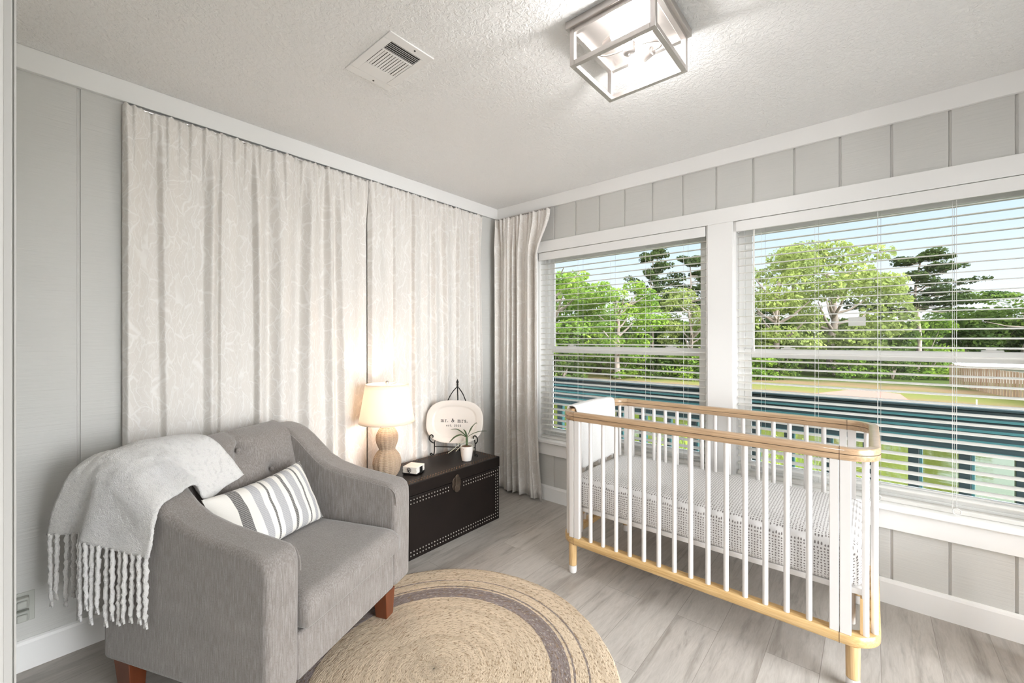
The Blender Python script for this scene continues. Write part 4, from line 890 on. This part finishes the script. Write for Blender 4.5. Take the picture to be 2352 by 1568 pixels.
# ------------------------------------------------------------------ trees
def leaf_blob(mb, c, r, n, size, rg, flat=1.0):
    for _ in range(n):
        while True:
            v = Vector((rg.uniform(-1, 1), rg.uniform(-1, 1), rg.uniform(-1, 1)))
            if .05 < v.length < 1: break
        v = v.normalized() * (v.length ** .35)
        p = Vector(c) + Vector((v.x * r[0], v.y * r[1], v.z * r[2])); s = size * rg.uniform(.6, 1.35)
        nn = (v * .5 + Vector((rg.uniform(-1, 1), rg.uniform(-1, 1), rg.uniform(-.5, 1.3)))).normalized(); a = nn.orthogonal().normalized(); a.rotate(Matrix.Rotation(rg.uniform(0, 6.28), 3, nn)); b = nn.cross(a)
        mb.add([p - a * s, p - b * s * .55, p + a * s, p + b * s * .55], [(0, 1, 2, 3)])
def tree_mesh(kind, seed):
    """unit tree: height 1 from the ground, crown radius about .36"""
    rg = random.Random(seed); tr = MB(); fo = MB()
    if kind == 'leafy':
        top = Vector((rg.uniform(-.03, .03), 0, .72)); pts = [Vector((0, 0, -.03)), Vector((.015, .01, .2)), Vector((-.01, 0, .42)), top]; tr.tube(cr(pts, 5), [.028 - .0012 * i for i in range(16)], 8)
        for k in range(13):
            z = rg.uniform(.22, .70); a = rg.uniform(0, 6.28); L = rg.uniform(.16, .32); p0 = Vector((0, 0, z)); p1 = p0 + Vector((math.cos(a) * L, math.sin(a) * L, rg.uniform(.08, .22))); mid = (p0 + p1) / 2 + Vector((0, 0, -.02)); tr.tube([p0, mid, p1], [.012, .008, .003], 6)
        for k in range(40):
            z = rg.uniform(.20, .93); rmax = .36 * math.sin(PI * min(1, max(.05, (z - .08) / .96))) ** .6; a = rg.uniform(0, 6.28); q = rmax * rg.uniform(.35, 1) ** .6; rr = rg.uniform(.065, .125)
            leaf_blob(fo, (q * math.cos(a), q * math.sin(a), z), (rr * 1.25, rr * 1.25, rr * .62), 235, .0135, rg)
    elif kind == 'pine':
        pts = [Vector((0, 0, -.03)), Vector((.02, 0, .3)), Vector((.0, .01, .65)), Vector((.03, 0, .97))]; tr.tube(cr(pts, 5), [.016 - .0008 * i for i in range(16)], 8)
        for k in range(36):
            z = rg.uniform(.45, .97); a = rg.uniform(0, 6.28); L = (1.08 - z) * rg.uniform(.28, .62) + .04; p0 = Vector((.01, 0, z)); p1 = p0 + Vector((math.cos(a) * L, math.sin(a) * L, rg.uniform(-.01, .07))); tr.tube([p0, (p0 + p1) / 2 + Vector((0, 0, -.015)), p1], [.0055, .0035, .0015], 5)
            for m_ in range(3): leaf_blob(fo, p0.lerp(p1, .55 + .25 * m_) + Vector((0, 0, .012)), (.050, .050, .022), 75, .012, rg)
    else:
        for k in range(5): a = rg.uniform(0, 6.28); tr.tube([(0, 0, -.05), (.12 * math.cos(a), .12 * math.sin(a), .4), (.25 * math.cos(a), .25 * math.sin(a), .75)], [.02, .012, .004], 5)
        for k in range(24):
            z = rg.uniform(.02, .88); a = rg.uniform(0, 6.28); q = .62 * math.sqrt(rg.random()) * math.sqrt(max(.05, 1 - z * .8)); rr = rg.uniform(.13, .24); leaf_blob(fo, (q * math.cos(a), q * math.sin(a), z), (rr * 1.2, rr * 1.2, rr * .75), 130, .042, rg)
    return tr, fo
def proto(kind, name, cat, leafmat, seed):
    tr, fo = tree_mesh(kind, seed); t = thing(name, 'x', cat); tr.obj('trunk' if kind != 'bush' else 'stems', 'bark', t, smooth=80); fo.obj('foliage', leafmat, t); return t
PROT = {'a': proto('leafy', 'leafy_tree', 'tree', 'leaves', 11), 'b': proto('leafy', 'leafy_tree', 'tree', 'leaves2', 23), 'c': proto('leafy', 'leafy_tree', 'tree', 'bush', 37), 'p': proto('pine', 'pine_tree', 'tree', 'needles', 5), 's': proto('bush', 'hedge_bush', 'shrub', 'bush', 9), 'u': proto('bush', 'hedge_bush', 'shrub', 'leaves', 15)}
used = {}
def plant(kind, x, y, ztop, wide, label, group, rz=0, zg=-2.12):
    h = ztop - zg; base = PROT[kind]; o = base if kind not in used else dup(base, (0, 0, 0)); used[kind] = 1
    o.location = (x, y, zg); o.rotation_euler = (0, 0, rz); o.scale = (wide, wide, h); o['label'] = label; o['category'] = 'shrub' if kind in 'su' else 'tree'
    if group: o['group'] = group
TG = 'trees across the water'
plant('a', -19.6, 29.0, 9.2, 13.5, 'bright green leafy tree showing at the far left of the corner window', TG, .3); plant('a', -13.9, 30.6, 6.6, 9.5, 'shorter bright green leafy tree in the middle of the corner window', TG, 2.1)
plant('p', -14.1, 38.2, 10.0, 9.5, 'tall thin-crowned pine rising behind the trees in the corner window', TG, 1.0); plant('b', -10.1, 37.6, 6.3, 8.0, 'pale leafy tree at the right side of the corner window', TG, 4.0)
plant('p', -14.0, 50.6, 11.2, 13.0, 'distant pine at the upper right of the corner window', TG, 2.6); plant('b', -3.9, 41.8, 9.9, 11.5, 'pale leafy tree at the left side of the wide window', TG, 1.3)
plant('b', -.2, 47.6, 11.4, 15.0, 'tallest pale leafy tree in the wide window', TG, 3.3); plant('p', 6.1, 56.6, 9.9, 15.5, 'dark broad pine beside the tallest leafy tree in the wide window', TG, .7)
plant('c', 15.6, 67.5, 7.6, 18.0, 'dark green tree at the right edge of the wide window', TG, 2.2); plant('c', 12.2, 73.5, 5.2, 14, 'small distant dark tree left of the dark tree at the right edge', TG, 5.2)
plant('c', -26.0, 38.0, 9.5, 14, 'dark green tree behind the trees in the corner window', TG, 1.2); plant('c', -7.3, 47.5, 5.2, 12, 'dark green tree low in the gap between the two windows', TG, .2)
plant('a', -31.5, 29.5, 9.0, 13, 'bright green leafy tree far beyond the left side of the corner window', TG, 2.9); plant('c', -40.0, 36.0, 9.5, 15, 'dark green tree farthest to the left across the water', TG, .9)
HG = 'hedge bushes below the trees'; HL = 'dense green hedge bush below the trees across the water'
k = 0
for (x, y), zt5 in [((-33.5, 36.5), 2.6), ((-27.5, 33.0), 2.6), ((-21.54, 31.89), 2.4), ((-19.91, 35.88), 3.0), ((-16.7, 37.29), 2.2), ((-14.77, 41.55), 3.0), ((-11.62, 42.91), 2.6), ((-8.16, 45.84), 3.0), ((-5.04, 45.87), 2.2), ((-2.75, 51.74), 3.2), ((.48, 53.16), 2.8), ((3.59, 55.8), 3.0), ((6.8, 59.83), 2.8), ((9.95, 65.11), 3.2), ((13.5, 69.44), 3.6), ((17.0, 68.88), 3.2)]:
    plant('s' if k % 3 else 'u', x, y, zt5 + .9, 4.9 + (k % 3) * .5, HL, HG, k * 1.7); k += 1
for (x, y), zt5 in [((-17.53, 27.8), .4), ((-14.2, 31.8), 0), ((-11.88, 33.5), .5), ((-9.55, 33.9), .4), ((-7.4, 34.6), .3), ((-4.6, 38.0), .2), ((-3.4, 40.2), .5), ((1.39, 44.76), .6), ((3.96, 45.63), .5), ((6.3, 47.5), .4)]:
    plant('u' if k % 2 else 's', x, y, zt5, 2.5 + (k % 3) * .35, HL, HG, k * 2.3); k += 1
# spiky plants just outside the railing
def spiky(loc, n, Lm, seed):
    rg = random.Random(seed); mb = MB()
    for _ in range(n):
        a = rg.uniform(0, 6.28); L = Lm * rg.uniform(.6, 1.1); ln = rg.uniform(.15, .75); pts = cr([(0, 0, 0), (math.cos(a) * L * ln * .35, math.sin(a) * L * ln * .35, L * .5), (math.cos(a) * L * ln * .8, math.sin(a) * L * ln * .8, L * (.95 - ln * .35)), (math.cos(a) * L * ln * 1.15, math.sin(a) * L * ln * 1.15, L * (.98 - ln * .7))], 4); sd = Vector((-math.sin(a), math.cos(a), 0)) * .012; P = []
        m_ = len(pts)
        for i, p in enumerate(pts): w_ = 1.1 - i / m_; P.append([p - sd * w_, p + sd * w_])
        mb.grid(P)
    return mb.obj('spiky_plant', 'blade', loc=loc)
for loc, n, L, lb, sd in (((.98, 2.15, -.555), 110, .95, 'yellow-green spiky plant behind the railing below the corner window', 3), ((1.98, 2.15, -.555), 100, .92, 'yellow-green spiky plant behind the railing below the wide window', 6)):
    tag(spiky(loc, n, L, sd), lb, 'plant', 'spiky plants outside the railing')
struct(MB().box(-3, 6, 1.765, 2.5, -2.3, -.56).obj('terrain_bank', 'rock'), 'planted rock ledge under the railing', 'ledge')

# ------------------------------------------------------------------ light
GLOW = 13.5  # strength of a bright sky lobe added outside the patio door to light the room
w = bpy.data.worlds.new('sky'); scene.world = w; w.use_nodes = True; nt = w.node_tree; nt.nodes.clear()
o = nt.nodes.new('ShaderNodeOutputWorld'); bg = nt.nodes.new('ShaderNodeBackground'); tc = nt.nodes.new('ShaderNodeTexCoord'); sp = nt.nodes.new('ShaderNodeSeparateXYZ'); rp = nt.nodes.new('ShaderNodeValToRGB')
nt.links.new(tc.outputs['Generated'], sp.inputs[0]); nt.links.new(sp.outputs['Z'], rp.inputs[0]); dp = nt.nodes.new('ShaderNodeVectorMath'); dp.operation = 'DOT_PRODUCT'; dp.inputs[1].default_value = Vector((1, -.12, .42)).normalized(); nt.links.new(tc.outputs['Generated'], dp.inputs[0])
gr = nt.nodes.new('ShaderNodeValToRGB'); gr.color_ramp.elements[0].position = .62; gr.color_ramp.elements[0].color = (0, 0, 0, 1); gr.color_ramp.elements[1].position = .97; gr.color_ramp.elements[1].color = (GLOW, GLOW * .985, GLOW * 1.0, 1); gr.color_ramp.interpolation = 'EASE'; nt.links.new(dp.outputs['Value'], gr.inputs[0])
am = nt.nodes.new('ShaderNodeMix'); am.data_type = 'RGBA'; am.blend_type = 'ADD'; am.inputs[0].default_value = 1; nt.links.new(rp.outputs[0], am.inputs[6]); nt.links.new(gr.outputs[0], am.inputs[7]); nt.links.new(am.outputs[2], bg.inputs[0]); nt.links.new(bg.outputs[0], o.inputs[0])
e = rp.color_ramp; e.elements[0].position = 0; e.elements[0].color = (.95, .97, 1, 1); e.elements[1].position = .80; e.elements[1].color = (2.2, 2.35, 2.6, 1)
for p_, c_ in ((.07, (.86, .91, .97, 1)), (.20, (.64, .78, .93, 1)), (.33, (.52, .72, .92, 1)), (.45, (1.9, 2.0, 2.15, 1))): q = e.elements.new(p_); q.color = c_
bg.inputs[1].default_value = .79
def light(name, typ, energy, color=(1, 1, 1), loc=(0, 0, 0), d=None, size=None, **kw):
    l = bpy.data.lights.new(name, typ); l.energy = energy; l.color = color; ob = bpy.data.objects.new(name, l); COL.objects.link(ob); ob.location = loc
    if d: ob.rotation_euler = Vector(d).to_track_quat('-Z', 'Y').to_euler()
    for k_, v_ in kw.items(): setattr(l, k_, v_)
    return ob
light('sun', 'SUN', 1.9, (1, .96, .88), (0, -10, 20), d=(.28, .70, -.72), angle=R(1.0))
light('hallway_fill', 'AREA', 22, (1, .985, .975), (2.5, -4.1, 2.40), d=(0, 0, -1), shape='DISK', size=.5)  # added fill light in the unseen hallway, with no fixture modelled

# ------------------------------------------------------------------ camera
cam = bpy.data.cameras.new('camera'); co = bpy.data.objects.new('camera', cam); COL.objects.link(co); scene.camera = co
co.location = (2.515, -2.786, 1.296); co.rotation_euler = (R(90), 0, R(40.277)); cam.sensor_fit = 'HORIZONTAL'; cam.sensor_width = 36; cam.lens = 36 * 971 / 2352; cam.shift_y = -6 / 2352; cam.clip_start = .02; cam.clip_end = 1000
vs = scene.view_settings; vs.view_transform = 'Standard'; vs.look = 'None'; vs.gamma = 1; vs.use_curve_mapping = False; vs.exposure = .72
scene.cycles.use_denoising = True; scene.cycles.max_bounces = 10; scene.cycles.diffuse_bounces = 6; scene.cycles.transparent_max_bounces = 24; scene.cycles.sample_clamp_indirect = 6; scene.cycles.caustics_reflective = False; scene.cycles.caustics_refractive = False
